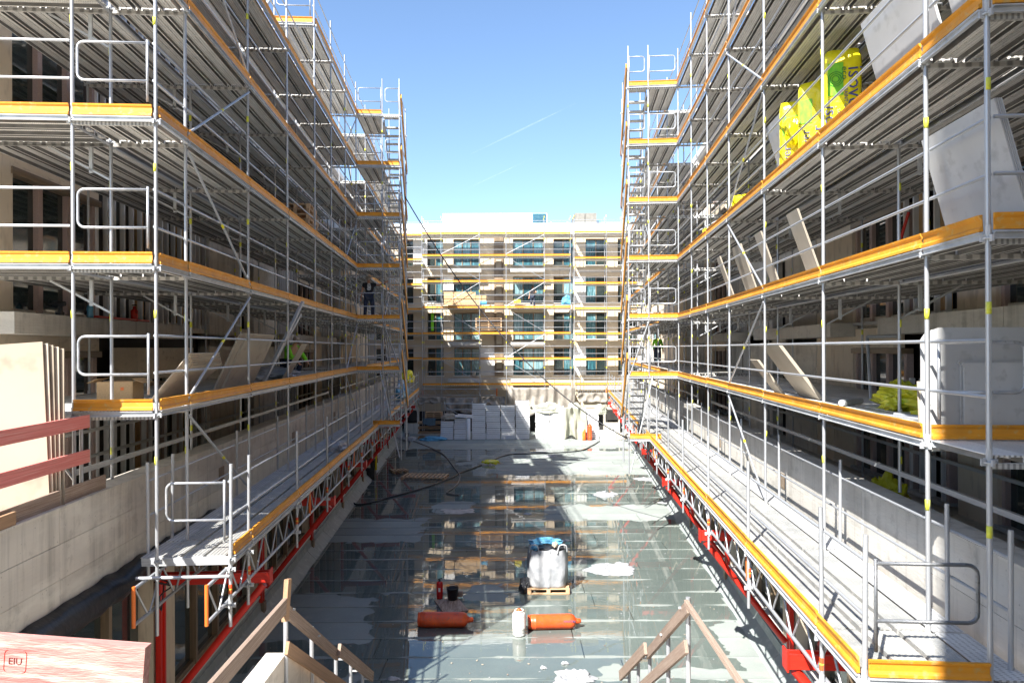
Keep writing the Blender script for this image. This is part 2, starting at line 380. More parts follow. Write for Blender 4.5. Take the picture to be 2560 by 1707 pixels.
RS = Side(1, .0817, 3.745, 2.66, -.81, [6.35, 7.45, 10.5, 13.6, 16.65, 19.25, 21.8, 24.4], 4.35, -2.13, 27.0,
          [27.0, 30.1, 33.2, 36.2, 39.3, 42.4, 45.0, 48.2], 6, [8.3, 13.9, 19.5, 25.1, 30.7, 36.3, 41.9, 47.5])

def coupler_mesh():
    def f():
        b = MB(); b.put(tube_vf(8), Matrix.Diagonal((.058, .058, .012, 1)), galv2)
        b.put(tube_vf(8), Matrix.Translation((0, 0, .07)) @ Matrix.Diagonal((.028, .028, .10, 1)), galv2)
        for a in range(4):
            M = Matrix.Rotation(a * PI / 2, 4, 'Z') @ Matrix.Translation((.05, 0, 0))
            b.put(box_vf(), M @ Matrix.Diagonal((.045, .022, .06, 1)), galv2)
        return b.mesh('coupler')
    return cached('coupler', f)
def sticker_mesh(): return cached('stk', lambda: mk('sticker', *tube_vf(8, .0252, .11), sticker_bands, 'q'))
def make_bands():
    m = D.materials.new('sticker_bands'); m.use_nodes = True; t = m.node_tree; b = t.nodes['Principled BSDF']; b.inputs['Roughness'].default_value = .5
    tc = nd(t, 'ShaderNodeTexCoord'); sp = nd(t, 'ShaderNodeSeparateXYZ'); t.links.new(tc.outputs['Object'], sp.inputs[0])
    mr = nd(t, 'ShaderNodeMapRange'); mr.inputs[1].default_value = -.065; mr.inputs[2].default_value = .065
    t.links.new(sp.outputs[2], mr.inputs[0])
    rp = nd(t, 'ShaderNodeValToRGB'); rp.color_ramp.interpolation = 'CONSTANT'; e = rp.color_ramp.elements
    e[0].color = (.60, .12, .03, 1); e[1].position = .07; e[1].color = (.62, .64, .06, 1)
    x = e.new(.93); x.color = (.75, .08, .02, 1)
    t.links.new(mr.outputs[0], rp.inputs[0]); t.links.new(rp.outputs[0], b.inputs['Base Color']); return m
sticker_bands = make_bands()

def add_post(T, S, off, y, h0, h1, st=True, r=.0242, levels=True):
    p = T.tube('post', galv, S.P(off + rnd.uniform(-.012, .012), y, h0), S.P(off + rnd.uniform(-.012, .012), y + rnd.uniform(-.015, .015), h1), r)
    if levels:
        for k in range(-1, S.nlev):
            d = S.deck(k)
            if h0 < d - .05 < h1:
                T.add('coupler', coupler_mesh(), Matrix.Translation(S.P(off, y, d - .06)))
            hs = d + 1.32
            if st and h0 + .1 < hs < h1 - .1: T.add('sticker', sticker_mesh(), Matrix.Translation(S.P(off, y, hs)), parent=p)
    return p
def toe_along(T, S, off, y0, y1, top):
    L = y1 - y0 - .045; J_ = Matrix.Translation((0, 0, rnd.uniform(-.008, .006))) @ Euler((rnd.uniform(-.004, .004), rnd.uniform(-.05, .05), 0)).to_matrix().to_4x4()
    M = Matrix.Translation(S.P(off - .03, (y0 + y1) / 2, top - .15)) @ Matrix.Diagonal((-S.s, 1, 1, 1))
    if S.s > 0: M = Matrix.Translation(S.P(off - .03, (y0 + y1) / 2, top - .15)) @ Matrix.Rotation(PI, 4, 'Z')
    else: M = Matrix.Translation(S.P(off - .03, (y0 + y1) / 2, top - .15))
    T.add('toe_board', profile('toe_board', TOE, L, orange), M @ J_)
    M2 = M @ Matrix.Translation((0, 0, -.085))
    T.add('ledger', profile('ledger', LEDG, L, galv2), M2)
def toe_front(T, S, o0, o1, y, top):
    L = abs(o1 - o0) - .045; rot = Matrix.Rotation(-PI / 2, 4, 'Z')   # profile faces -y
    c = S.P((o0 + o1) / 2, y - .03, top - .15)
    T.add('toe_board', profile('toe_board', TOE, L, orange), Matrix.Translation(c) @ rot)
    T.add('ledger', profile('ledger', LEDG, L, galv2), Matrix.Translation(c + Vector((0, 0, -.085))) @ rot)
def rails_along(T, S, off, y0, y1, d, hs=(.52, 1.03)):
    for hh in hs:
        T.tube('guard_rail', galv, S.P(off + .03, y0 + .03, d + hh), S.P(off + .03, y1 - .03, d + hh), .0185)
def rails_front(T, S, o0, o1, y, d, hs=(.52, 1.03)):
    for hh in hs: T.tube('guard_rail', galv, S.P(o0, y, d + hh), S.P(o1, y, d + hh), .0185)
def loop_mesh(W, H=.52, side=1):
    def f():
        r = .09; pts = []
        def arc(cx, cz, a0):
            for k in range(5): a = a0 + k * PI / 8; pts.append((cx + r * math.cos(a), 0, cz + r * math.sin(a)))
        # open frame: straight upright at one side, rounded at the other
        pts.append((W, 0, H)); arc(r, H - r, PI / 2); arc(r, r, PI); pts.append((W, 0, 0))
        if side < 0: pts[:] = [(W - x, y, z) for x, y, z in pts]
        b = MB(); b.put(pipe_vf(pts, .0185, 8), Matrix(), galv)
        xu = W if side > 0 else 0
        b.tube((xu, 0, -.28), (xu, 0, H + .04), .0175, galv)
        return b.mesh('end_guard', True)
    return cached(('loop', round(W, 2), H, side), f)
def end_guard(T, S, o0, o1, y, d):
    """o0 the rounded end, o1 the end with the upright"""
    W = abs(o1 - o0); xa = min(S.s * o0, S.s * o1); side = 1 if S.s * o1 > S.s * o0 else -1
    T.add('end_guard', loop_mesh(W, .52, side), Matrix.Translation((xa, y, d + .5)))
def planks(T, S, o0, n, y0, y1, d, name='deck_plank', prof='plank', m=None, w_=.325):
    L = y1 - y0 - .05
    for k in range(n):
        me = profile(prof, PLANK if prof == 'plank' else WALK, L, m or deckm)
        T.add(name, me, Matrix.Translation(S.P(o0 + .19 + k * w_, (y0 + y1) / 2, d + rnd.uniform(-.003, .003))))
def transom(T, S, o0, o1, y, d):
    T.bb('transom', deckm, S.P(o0, y - .024, d - .115) , S.P(o1, y + .024, d - .066))
def transom_brackets(T, S, y, d):
    T.bar('bracket', galv2, S.P(S.om + 1.4, y + .05, d - .1), S.P(S.om + 1.4, y + .05, d - .5), .05, .04)
    T.bar('bracket', galv2, S.P(S.om + 1.09, y + .05, d - .62), S.P(S.om + 2.0, y + .05, d - .12), .04, .03)

def side_scaffold(S, ys, label, lev_near, lev_top_from=None, first_end=True, wing=True):
    o1 = S.om + 1.09 * 1.0; o2 = S.om + 3.0
    T = Thing('scaffold', label, 'scaffold', S.F, S.P(S.om, ys[0], -3.9))
    top = S.deck(lev_near - 1) + 1.25
    for i, y in enumerate(ys):
        tp = top if lev_top_from is None or i >= lev_top_from else S.deck(lev_near - 2) + 1.25
        add_post(T, S, S.om, y, -3.9, tp)
        add_post(T, S, o1, y, S.par, tp)
        if i > 0 or not first_end: add_post(T, S, o2, y, -3.05, S.deck(4))
    for k in range(lev_near):
        d = S.deck(k); tt = S.toe0 + 2 * k
        for i in range(len(ys) - 1):
            y0, y1 = ys[i], ys[i + 1]
            if k == lev_near - 1 and lev_top_from is not None and i < lev_top_from: continue
            narrow = (k == lev_near - 1)
            if not (S.s > 0 and k == 0 and i == 0 and first_end): toe_along(T, S, S.om, y0, y1, tt)
            rails_along(T, S, S.om, y0, y1, d)
            planks(T, S, S.om, 3, y0, y1, d)
            if not narrow and not (i == 0 and first_end): planks(T, S, o1 - .02, 6, y0, y1, d)
            T.tube('guard_rail', galv, S.P(o1, y0, d - .1), S.P(o1, y1, d - .1), .0185)
        for i, y in enumerate(ys):
            if k == lev_near - 1 and lev_top_from is not None and i < lev_top_from: continue
            if i == 0 and first_end: transom(T, S, S.om, o1, y, d)
            else:
                transom(T, S, S.om, o1 if k == lev_near - 1 else o2, y, d)
                if 0 < k < 5: transom_brackets(T, S, y, d)
    # inner ledgers low down
    for i in range(len(ys) - 1):
        for hh in (-1.55, -2.05):
            T.bar('ledger', galv2, S.P(o1 if hh > -1.6 and False else o2, ys[i], hh), S.P(o2, ys[i + 1], hh), .05, .06)
        T.bar('ledger', galv2, S.P(o1, ys[i], S.par + .28), S.P(o1, ys[i + 1], S.par + .28), .05, .07)
    return T
def brace(T, S, off, ya, ha, yb, hb):
    p = T.tube('brace', galv, S.P(off - .03, ya, ha), S.P(off - .03, yb, hb), .0215)
    q = S.P(off - .03, (ya + yb) / 2, (ha + hb) / 2); d = (S.P(0, yb, hb) - S.P(0, ya, ha)).normalized() * .05
    T.tube('brace_sticker', sticker, q - d, q + d, .0232)

# ---- left main scaffold, front run
T = side_scaffold(LS, LS.ys, 'tall steel scaffold with orange toe boards in front of the left facade, nearest part', 6, 4)
S = LS
for k in range(5):
    d = S.deck(k)
    toe_front(T, S, S.om, S.om + 1.09, S.ys[0], S.toe0 + 2 * k)
    end_guard(T, S, S.om + 1.02, S.om + .1, S.ys[0], d)
    if k >= 1:      # the wing that turns left
        toe_front(T, S, S.om + 1.09, S.om + 4.16, S.ys[0], S.toe0 + 2 * k)
        rails_front(T, S, S.om + 1.12, S.om + 4.16, S.ys[0], d)
        for j in range(3):
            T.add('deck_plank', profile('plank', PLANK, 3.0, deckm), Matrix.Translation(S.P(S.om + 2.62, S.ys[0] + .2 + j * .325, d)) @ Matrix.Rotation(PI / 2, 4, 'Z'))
        T.bb('transom', deckm, S.P(S.om + 1.09, S.ys[1] - .024, d - .115), S.P(S.om + 4.1, S.ys[1] + .024, d - .066))
toe_front(T, S, S.om, S.om + 1.09, S.ys[4], S.toe0 + 10)
end_guard(T, S, S.om + 1.02, S.om + .1, S.ys[4], S.deck(5))
T.bb('transom', galv2, S.P(S.om + 1.09, S.ys[0] - .03, S.deck(0) - .09), S.P(S.om + 1.62, S.ys[0] + .02, S.deck(0) - .01))
for j in range(2):
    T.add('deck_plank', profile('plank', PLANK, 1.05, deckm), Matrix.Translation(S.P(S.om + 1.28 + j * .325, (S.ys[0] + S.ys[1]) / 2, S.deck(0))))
add_post(T, S, S.om + 1.62, S.ys[0], -2.0 + .05, -.62, levels=False)
T.tube('brace', galv, S.P(S.om + 1.09, S.ys[0], -1.75), S.P(S.om + 1.55, S.ys[0], -1.1), .02)
for k in range(-1, 4):      # zigzag braces in the second bay
    a, b = S.ys[1], S.ys[2]; h0 = S.deck(k) + .1; h1 = S.deck(k + 1) - .15
    if k % 2 == 0: brace(T, S, S.om, a, h0, b, h1)
    else: brace(T, S, S.om, a, h1, b, h0)
for k in range(-1, 5):
    a, b = S.ys[6], S.ys[7]; h0 = S.deck(k) + .1; h1 = S.deck(k + 1) - .15
    if k % 2: brace(T, S, S.om, a, h1, b, h0)
    else: brace(T, S, S.om, a, h0, b, h1)
# big diagonal strut near the top
T.tube('brace', galv2, S.P(S.om + 1.0, S.ys[3], 7.3), S.P(S.om + .2, S.ys[4] - .6, 10.9), .045)
T.done()
# ---- right main scaffold, front run
S = RS
T = side_scaffold(RS, RS.ys, 'tall steel scaffold with orange toe boards in front of the right facade, nearest part', 6, None)
for k in range(6):
    d = S.deck(k); yf = S.ys[1] if k == 0 else S.ys[0]
    toe_front(T, S, S.om, S.om + 1.09, yf, S.toe0 + 2 * k)
    toe_front(T, S, S.om + 1.09, S.om + 4.16, yf, S.toe0 + 2 * k)
    if k >= 1:
        rails_front(T, S, S.om + .05, S.om + 4.16, S.ys[0], d)
    for j in range(3):
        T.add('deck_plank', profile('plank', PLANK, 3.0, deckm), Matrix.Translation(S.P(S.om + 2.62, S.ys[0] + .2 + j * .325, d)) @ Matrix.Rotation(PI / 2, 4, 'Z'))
    T.bb('transom', galv2, S.P(S.om + 1.12, S.ys[0] - .024, d - .085), S.P(S.om + 4.1, S.ys[0] + .024, d - .005))
end_guard(T, S, S.om + .95, S.om + .1, S.ys[1] - .04, S.deck(0))
for k in range(-1, 5):
    a, b = S.ys[3], S.ys[4]; h0 = S.deck(k) + .1; h1 = S.deck(k + 1) - .15
    if k % 2: brace(T, S, S.om, a, h0, b, h1)
    else: brace(T, S, S.om, a, h1, b, h0)
T.done()
# ---- runs beyond the stair towers
for S in (LS, RS):
    T = side_scaffold(S, S.yr, f'{S.nm} facade scaffold run continuing behind the stair tower towards the far block', 6, None, first_end=False)
    for k in range(-1, 5):
        a, b = S.yr[2], S.yr[3]; h0 = S.deck(k) + .1; h1 = S.deck(k + 1) - .15
        brace(T, S, S.om, a, h0 if k % 2 else h1, b, h1 if k % 2 else h0)
    T.done()

# ---- stair towers
def tower(S):
    T = Thing('stair_tower', f'scaffold stair tower with orange stringer boards jutting from the {S.nm} scaffold', 'stair tower', S.F, S.P(S.om - 1.7, S.ys[-1], -3.9))
    ya = S.ys[-1]; yb = S.yt2; a1 = S.om - 1.02; a2 = S.om - 1.70
    ttop = S.deck(5) + 1.4
    for off, hb in ((a1, -3.9), (a2, -4.35)):
        for y in (ya, yb): add_post(T, S, off, y, hb, ttop if y == ya else ttop - .3)
    add_post(T, S, a2, yb + .35, -4.35, S.deck(5) + .6, levels=False)
    for k in range(0, 6):
        d = S.deck(k); tt = S.toe0 + 2 * k
        toe_front(T, S, S.om, a1, ya, tt)
        if S.s > 0 or k < 5: toe_front(T, S, a1, a2, ya, tt)
        else: T.bb('ledger', galv2, S.P(a1, ya - .04, tt - .235), S.P(a2, ya, tt - .165))
        end_guard(T, S, S.om - .1, a1 + .05, ya, d); end_guard(T, S, a1 - .12, a2 + .04, ya, d)
        planks(T, S, a1 + .03, 3, ya, yb, d)
        transom(T, S, a1, S.om, yb, d); transom(T, S, a2, S.om, ya, d)
        rails_along(T, S, S.om, ya, yb, d); rails_along(T, S, a2, ya, yb, d, (1.03,))
        # landing and flight down to the level below
        for j in range(2):
            T.bb('landing_plank', deckm, S.P(a2 + .03 + j * .32, ya + .02, d - .05), S.P(a2 + .33 + j * .32, ya + .48, d))
        lo = S.deck(k - 1); n = 8
        for j in range(1, n):
            t = j / n; yy = ya + .48 + (yb - ya - .5) * t; hh = d - (d - lo) * t
            T.bb('step', deckm, S.P(a2 + .04, yy, hh - .045), S.P(a1 - .04, yy + .2, hh))
        for off in (a2 + .03, a1 - .03):
            T.bar('stringer', galv2, S.P(off, ya + .4, d - .06), S.P(off, yb, lo - .02), .04, .10)
        T.bar('stringer_board', orange, S.P(a2 - .06, ya - .02, tt + .55), S.P(a2 - .06, yb + .2, tt - 1.75), .035, .26)
        T.tube('guard_rail', galv, S.P(a2, ya, d + .9), S.P(a2, yb, lo + .9), .0185)
    d = S.deck(-1)
    toe_front(T, S, S.om - .75, a2 - .1, ya - 1.2, d + .165)
    T.bb('landing_plank', deckm, S.P(a2, ya - 1.15, d - .06), S.P(S.om - .8, ya - .05, d))
    T.tube('brace', galv, S.P(S.om - .9, ya - .1, S.deck(0)), S.P(a2 - .05, ya - 1.1, -4.1), .0225)
    T.tube('brace', galv, S.P(a1, ya - .05, S.deck(1) - .1), S.P(a2, ya - .05, S.deck(0)), .0225)
    return T.done()
tower(LS); tower(RS)

# ---- catwalks on lattice girders
def catwalk(S):
    d = S.deck(-1) + (.0 if S.s > 0 else -.05); ys = [S.ys[0] + (.2 if S.s < 0 else 0)] + S.ys[1:] + [S.yt2] + S.yr[1:]
    T = Thing('catwalk', f'scaffold catwalk on lattice girders running along the {S.nm} parapet wall', 'catwalk', S.F, S.P(S.oc, ys[0], -3.9))
    w_ = S.om - S.oc
    for i, y in enumerate(ys):
        add_post(T, S, S.oc, y, -3.88, d + 1.28, levels=False)
        st = T.tube('sticker', sticker_bands, S.P(S.oc, y, -3.42), S.P(S.oc, y, -3.29), .0262)
        T.add('coupler', coupler_mesh(), Matrix.Translation(S.P(S.oc, y, -3.08)))
        T.add('coupler', coupler_mesh(), Matrix.Translation(S.P(S.oc, y, -3.58)))
        T.add('coupler', coupler_mesh(), Matrix.Translation(S.P(S.oc, y, d - .06)))
        add_post(T, S, (S.wall - .47 if S.s < 0 else S.wall - .28), y + .25, d - .35, d + 1.28, levels=False)
        T.bb('transom', galv2, S.P(S.oc, y - .025, d - .12), S.P((S.wall - .22 if S.s > 0 else S.wall - .5), y + .025, d - .075))
    for i in range(len(ys) - 1):
        y0, y1 = ys[i], ys[i + 1]
        tower_bay = (y0 > S.ys[-1] - .1 and y0 < S.yt2 - .1)
        for k in range(3):
            T.add('deck_plank', profile('walk', WALK, y1 - y0 - .04, aluw), Matrix.Translation(S.P(S.oc + .2 + k * (w_ + .02) / 3, (y0 + y1) / 2, d + rnd.uniform(-.002, .002))) @ Matrix.Diagonal((w_ / 1.0, 1, 1, 1)))
        for k in range(int((S.wall - .05 - S.om - .12) / .36) if S.s < 0 else 1):
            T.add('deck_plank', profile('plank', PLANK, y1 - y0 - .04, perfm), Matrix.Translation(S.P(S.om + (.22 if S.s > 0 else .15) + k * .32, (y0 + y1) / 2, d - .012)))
        if not tower_bay:
            toe_along(T, S, S.oc, y0, y1, d + .165)
            rails_along(T, S, S.oc, y0, y1, d)
        rails_along(T, S, (S.wall - .47 if S.s < 0 else S.wall - .28), y0 + .25, y1 + .25, d, (.5, 1.0))
    toe = None
    if S.s > 0:
        toe_front(T, S, S.oc, S.om, ys[0], d + .165); end_guard(T, S, S.om - .1, S.oc + .1, ys[0], d)
        end_guard(T, S, S.om - .1, S.oc + .1, ys[0], d)
    else:
        T.bb('ledger', galv2, S.P(S.oc, ys[0] - .03, d - .09), S.P(S.wall - .5, ys[0] + .01, d - .01))
        end_guard(T, S, S.om - .05, S.oc + .08, ys[0], d)
    # girders
    for gi, off in enumerate((S.oc + .06, S.om + .06)):
        ya = ys[0] - (.75 if S.s < 0 else 1.6); yb = ys[-1]; ht, hb = -3.08, -3.55
        y = ya
        while y < yb - .3:
            ye = min(y + 6.1, yb)
            for h in (ht, hb): T.tube('chord', galv, S.P(off, y, h), S.P(off, ye, h), .0242)
            n = max(2, int((ye - y) / .42)); st = (ye - y) / n
            for k in range(n):
                a = y + k * st
                T.tube('lattice_bar', galv, S.P(off, a + .03, hb if k % 2 else ht), S.P(off, a + st - .03, ht if k % 2 else hb), .015, 6)
            T.tube('girder_end', orgp, S.P(off, y, ht + .03), S.P(off, y, hb - .03), .026)
            y = ye + .02
    ya = ys[0] - (.75 if S.s < 0 else 1.6)
    T.tube('cross_tube', galv, S.P(S.oc - .15, ya + .25, -3.02), S.P(S.om + .14, ya + .25, -3.02), .0242)
    T.done()
catwalk(LS); catwalk(RS)

ORD = ['first', 'second', 'third', 'fourth', 'fifth', 'sixth', 'seventh', 'eighth', 'ninth']
# ---- red steel brackets under the catwalks
def bracket(S, z, i):
    y = S.Y(S.wall, z)
    T = Thing('steel_bracket', f'red steel bracket under the {S.nm} catwalk, {ORD[i]} from the near end', 'bracket', S.F, S.P(S.wall, y, -5.8), group=f'red brackets under the {S.nm} catwalk')
    for dx in (-.075, .075):
        T.bb('column', redp, S.P(S.wall - .10, y + dx - .03, -6.1), S.P(S.wall - .02, y + dx + .03, -3.45))
    T.bb('web_plate', redp, S.P(S.wall - .07, y - .045, -6.1), S.P(S.wall - .05, y + .045, -3.45))
    for dx in (-.06, .06):
        T.bb('beam', redp, S.P(S.oc - .1, y + dx - .02, -3.79), S.P(S.wall - .12, y + dx + .02, -3.62))
    T.bb('end_plate', redp, S.P(S.oc - .12, y - .1, -3.82), S.P(S.oc - .1, y + .1, -3.58))
    T.tube('strut', redp, S.P(S.oc, y, -3.83), S.P(S.wall - .16, y, -5.75), .062, 10)
    T.bb('foot_plate', brown, S.P(S.wall - .14, y - .1, -6.35), S.P(S.wall - .02, y + .1, -6.1))
    T.done()
for S in (LS, RS):
    for i, z in enumerate(S.brk): bracket(S, z, i)

# ------------------------------------------------------------------ the side buildings
def side_building(S):
    yb0 = S.Y(S.om + 3.35, 10.9 if S.s < 0 else 7.3)
    cm = conc if S.s < 0 else concr
    T = Thing('apartment_building', f'unfinished building along the {S.nm} side of the court behind its scaffold', 'building', S.F, S.P(S.wall, 4, -6.55))
    of = S.om + 3.35                                     # facade plane
    y0, y1 = 2.0, 56
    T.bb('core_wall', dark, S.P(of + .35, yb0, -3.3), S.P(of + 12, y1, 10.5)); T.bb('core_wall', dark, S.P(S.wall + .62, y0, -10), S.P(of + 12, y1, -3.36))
    T.bb('gable_wall', render_m, S.P(of + .05, yb0 - .25, -3.04), S.P(of + 12, yb0 - .005, 10.4))
    T.bb('terrace_slab', conc, S.P(S.wall + .34, y0, -3.35), S.P(of + 12, y1, -3.05))
    # parapet of cast panels with recessed joints
    pt = S.par; pb = -3.25
    T.bb('parapet_core', cm, S.P(S.wall + .02, y0, pb + .01), S.P(S.wall + .33, y1, pt - .01))
    y = y0; k = 0
    while y < y1 - .1:
        L = 2.6 if k % 3 else 1.9
        hs = [pb, pb + .52, pt - .02] if S.s > 0 else [pb, pb + .42, pb + .86, pt - .02]
        for a, b in zip(hs, hs[1:]):
            T.bb('concrete_panel', cm, S.P(S.wall + rnd.uniform(-.004, .004), y + .003, a + .002), S.P(S.wall + .03, min(y + L, y1) - .003, b - .002))
        T.bb('coping', cm, S.P(S.wall - .008, y + .003, pt - .02), S.P(S.wall + .38, min(y + L, y1) - .003, pt + .012))
        y += L; k += 1
    # formwork pockets in the parapet
    for z in (14.4, 20.5, 27.0, 33.5):
        yy = S.Y(S.wall, z); T.bb('anchor_pocket', brown, S.P(S.wall - .012, yy, pt - .75), S.P(S.wall + .02, yy + .3, pt - .45))
    # glazed storey below
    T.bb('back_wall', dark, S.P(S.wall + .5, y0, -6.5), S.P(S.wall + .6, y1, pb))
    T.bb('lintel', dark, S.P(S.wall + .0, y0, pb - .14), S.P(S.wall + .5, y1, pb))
    T.bb('sill', whitep, S.P(S.wall - .05, y0, -5.98), S.P(S.wall + .3, y1, -5.93))
    T.bb('plinth', roof_up, S.P(S.wall - .02, y0, -6.56), S.P(S.wall + .5, y1, -5.98))
    bz = S.brk
    for i, z in enumerate([bz[0] - 5.6] + bz + [bz[-1] + 5.6]):
        yy = S.Y(S.wall, z)
        T.bb('pillar', wallb, S.P(S.wall + .02, yy - .1, -5.93), S.P(S.wall + .45, yy + .75, pb - .14))
        a = yy + .78; b = yy + 5.45; n = 4
        for j in range(n):
            w0 = a + (b - a) * j / n; w1 = a + (b - a) * (j + 1) / n
            T.bb('window_pane', glassm, S.P(S.wall + .20, w0 + .08, -5.88), S.P(S.wall + .22, w1 - .06, pb - .2))
            T.bb('window_frame', brown, S.P(S.wall + .10, w0 - .02, -5.93), S.P(S.wall + .26, w0 + .07, pb - .14))
            T.bb('window_frame', brown, S.P(S.wall + .12, w0 + .07, -5.93), S.P(S.wall + .24, w1 - .02, -5.84))
    # upper storeys
    storeys = [(-2.95, -.15), (.60, 2.95), (3.85, 6.2), (6.95, 9.3)]
    def win(a, b, h0, h1, n=None):
        n = n or max(2, int((b - a) / .85)); st = (b - a) / n
        T.bb('window_lintel', brown, S.P(of - .06, a - .05, h1), S.P(of + .2, b + .05, h1 + .12))
        T.bb('window_sill', greyb, S.P(of - .08, a - .05, h0 - .07), S.P(of + .2, b + .05, h0))
        for j in range(n):
            w0, w1 = a + j * st, a + (j + 1) * st
            T.bb('window_pane', glassm, S.P(of + .14, w0 + .05, h0), S.P(of + .16, w1 - .05, h1))
            T.bb('window_frame', pink, S.P(of + .05, w1 - .09, h0), S.P(of + .20, w1 + .05, h1))
        T.bb('window_frame', pink, S.P(of + .05, a - .06, h0), S.P(of + .20, a + .05, h1))
    def panel(a, b, h0, h1, m=wallb):
        n = max(1, round((b - a) / 1.25)); st = (b - a) / n
        for j in range(n): T.bb('wall_board', m, S.P(of - .02 - rnd.uniform(0, .01), a + j * st + .004, h0), S.P(of + .05, a + (j + 1) * st - .004, h1))
    def studs(a, b, h0, h1):
        y = a
        while y < b:
            T.bb('stud', studm, S.P(of + .0, y, h0), S.P(of + .10, y + .05, h1)); y += rnd.choice((.32, .42, .42, .6))
        T.bb('insulation', osb, S.P(of + .2, a + (b - a) * .35, h0), S.P(of + .3, a + (b - a) * .35 + .35, h1))
        T.bb('insulation', osb, S.P(of + .2, a + (b - a) * .75, h0), S.P(of + .3, a + (b - a) * .75 + .25, h1))
    if S.s < 0:
        plan = [('p', yb0, 12.4), ('w', 12.4, 15.2), ('s', 15.2, 21.5), ('c', 21.5, 29.0), ('s', 29, 33), ('w', 33, 36), ('p', 36, 38), ('s', 38, 44), ('p', 44, 56)]
    else:
        plan = [('p', yb0, 9.2), ('w', 9.2, 12.4), ('p', 12.4, 13.6), ('s', 13.6, 15.8), ('w', 15.8, 18.4), ('p', 18.4, 21), ('c', 21, 28.5), ('s', 28.5, 33), ('w', 33, 36), ('p', 36, 38), ('s', 38, 44), ('p', 44, 56)]
    for si, (h0, h1) in enumerate(storeys):
        for kd, a, b in plan:
            if kd == 'p': panel(a, b, h0 - .55, h1 + .35)
            elif kd == 'w':
                win(a, b, h0, h1); panel(a, b, h1 + .13, h1 + .6)
            elif kd == 's':
                if si == 0 and a < 16:
                    panel(a + .6, b - 1.2, h1 - 1.15 + .6, h1 + .2); studs(a, b, h0, h1 - .5); win(a + 2.4 if b - a > 4 else a + .5, a + 4.2 if b - a > 4 else b - .3, h0, h1 - .75)
                else: studs(a, b, h0, h1 + .5)
            else:
                T.bb('concrete_wall', conc, S.P(of - .05, a, h0 - .5), S.P(of + .3, a + 2.9, h1 + .6))
                T.bb('concrete_wall', conc, S.P(of - .05, a + 4.4, h0 - .5), S.P(of + .3, b, h1 + .6))
                T.bb('soffit', conc, S.P(of - .05, a + 2.9, h1), S.P(of + .3, a + 4.4, h1 + .6))
                T.tube('duct', galv2, S.P(of + .2, a + 3.2, h0), S.P(of + .2, a + 3.2, h1), .14, 12)
        y = yb0
        while y < y1:
            T.bb('floor_slab', conc, S.P(of + .1, y + .01, h1 + .62), S.P(of + .34, min(y + 6, y1) - .01, h1 + .86)); y += 6
    # balcony slabs
    bl = [(10.9, 17.5), (27.6, 38.5), (41, 46)] if S.s < 0 else [(6.2, 14.9), (17.6, 25.0), (28.5, 38.5), (41, 45)]
    for a, b in bl:
        ya, yb = S.Y(of, a), S.Y(of, b); n = 2
        for j in range(n):
            T.bb('balcony_slab', concr, S.P(S.om + 2.72, ya + (yb - ya) * j / n + .008, .26), S.P(of + .04, ya + (yb - ya) * (j + 1) / n - .008, .60))
    T.bb('roof_edge', whitep, S.P(of - .1, yb0 - .3, 10.42), S.P(of + 12.1, y1, 10.7))
    T.done()
side_building(LS); side_building(RS)
# unseen block added behind the viewer to shade the right scaffold's near end
T = Thing('apartment_building', 'unseen block added behind the viewpoint to shade the near right scaffold', 'building', WORLD, (8, -2.5, -10))
T.bb('core_wall', render_m, (-1.6, -14, -10), (22, -2.75, 14))
for k in range(8):
    for j in range(6):
        x0 = -1.6 + k * 2.85; T.bb('wall_panel', render_m, (x0 + .01, -2.75, -9.9 + j * 4), (x0 + 1.5, -2.5, -6 + j * 4)); T.bb('window_pane', glassm, (x0 + 1.55, -2.72, -8.6 + j * 4), (x0 + 2.8, -2.68, -6.4 + j * 4))
T.bb('roof_edge', whitep, (-1.65, -14.1, 14), (22.1, -2.45, 14.25))
T.done()

# black membrane hanging below the left parapet
def membrane():
    S = LS; v = []; f = []; n = 60; mrows = 6
    for i in range(n + 1):
        y = 7.2 + i * (14.5 - 7.2) / n
        for j in range(mrows + 1):
            t = j / mrows; h = -3.14 - .045 * mnoise.noise(Vector((y * 3, 0, 0))) - t * .42
            bulge = .06 + .18 * math.sin(t * PI) * (.7 + .4 * mnoise.noise(Vector((y * 1.1, t * 2, 3)))) + .03 * t
            v.append(S.P(S.wall - bulge * (1 if t > 0 else .2), y, h))
    for i in range(n):
        for j in range(mrows):
            a = i * (mrows + 1) + j; f.append((a, a + 1, a + mrows + 2, a + mrows + 1))
    o = solo('membrane', mk('membrane', v, f, black, True), Matrix(), 'loose black waterproof membrane hanging under the left parapet', 'membrane', F=S.F)
    md = o.modifiers.new('solid', 'SOLIDIFY'); md.thickness = .006
    pts = [S.P(S.wall - .30 - .1 * math.sin(a) - .01 * a, 11.1 + .16 * math.cos(a), -3.42 - .06 * math.sin(a + 1) - .012 * a) for a in [k * PI / 6 for k in range(26)]]
    pts += [S.P(S.wall - .4, 11.0, -3.7), S.P(S.wall - .38, 11.1, -3.95), S.P(S.wall - .36, 11.25, -3.6)]
    solo('cable_coil', mk('cable', *pipe_vf(smoothpts(pts, 3), .012), black, True), Matrix(), 'small coil of black cable hanging below the left parapet', 'cable', F=S.F)
membrane()

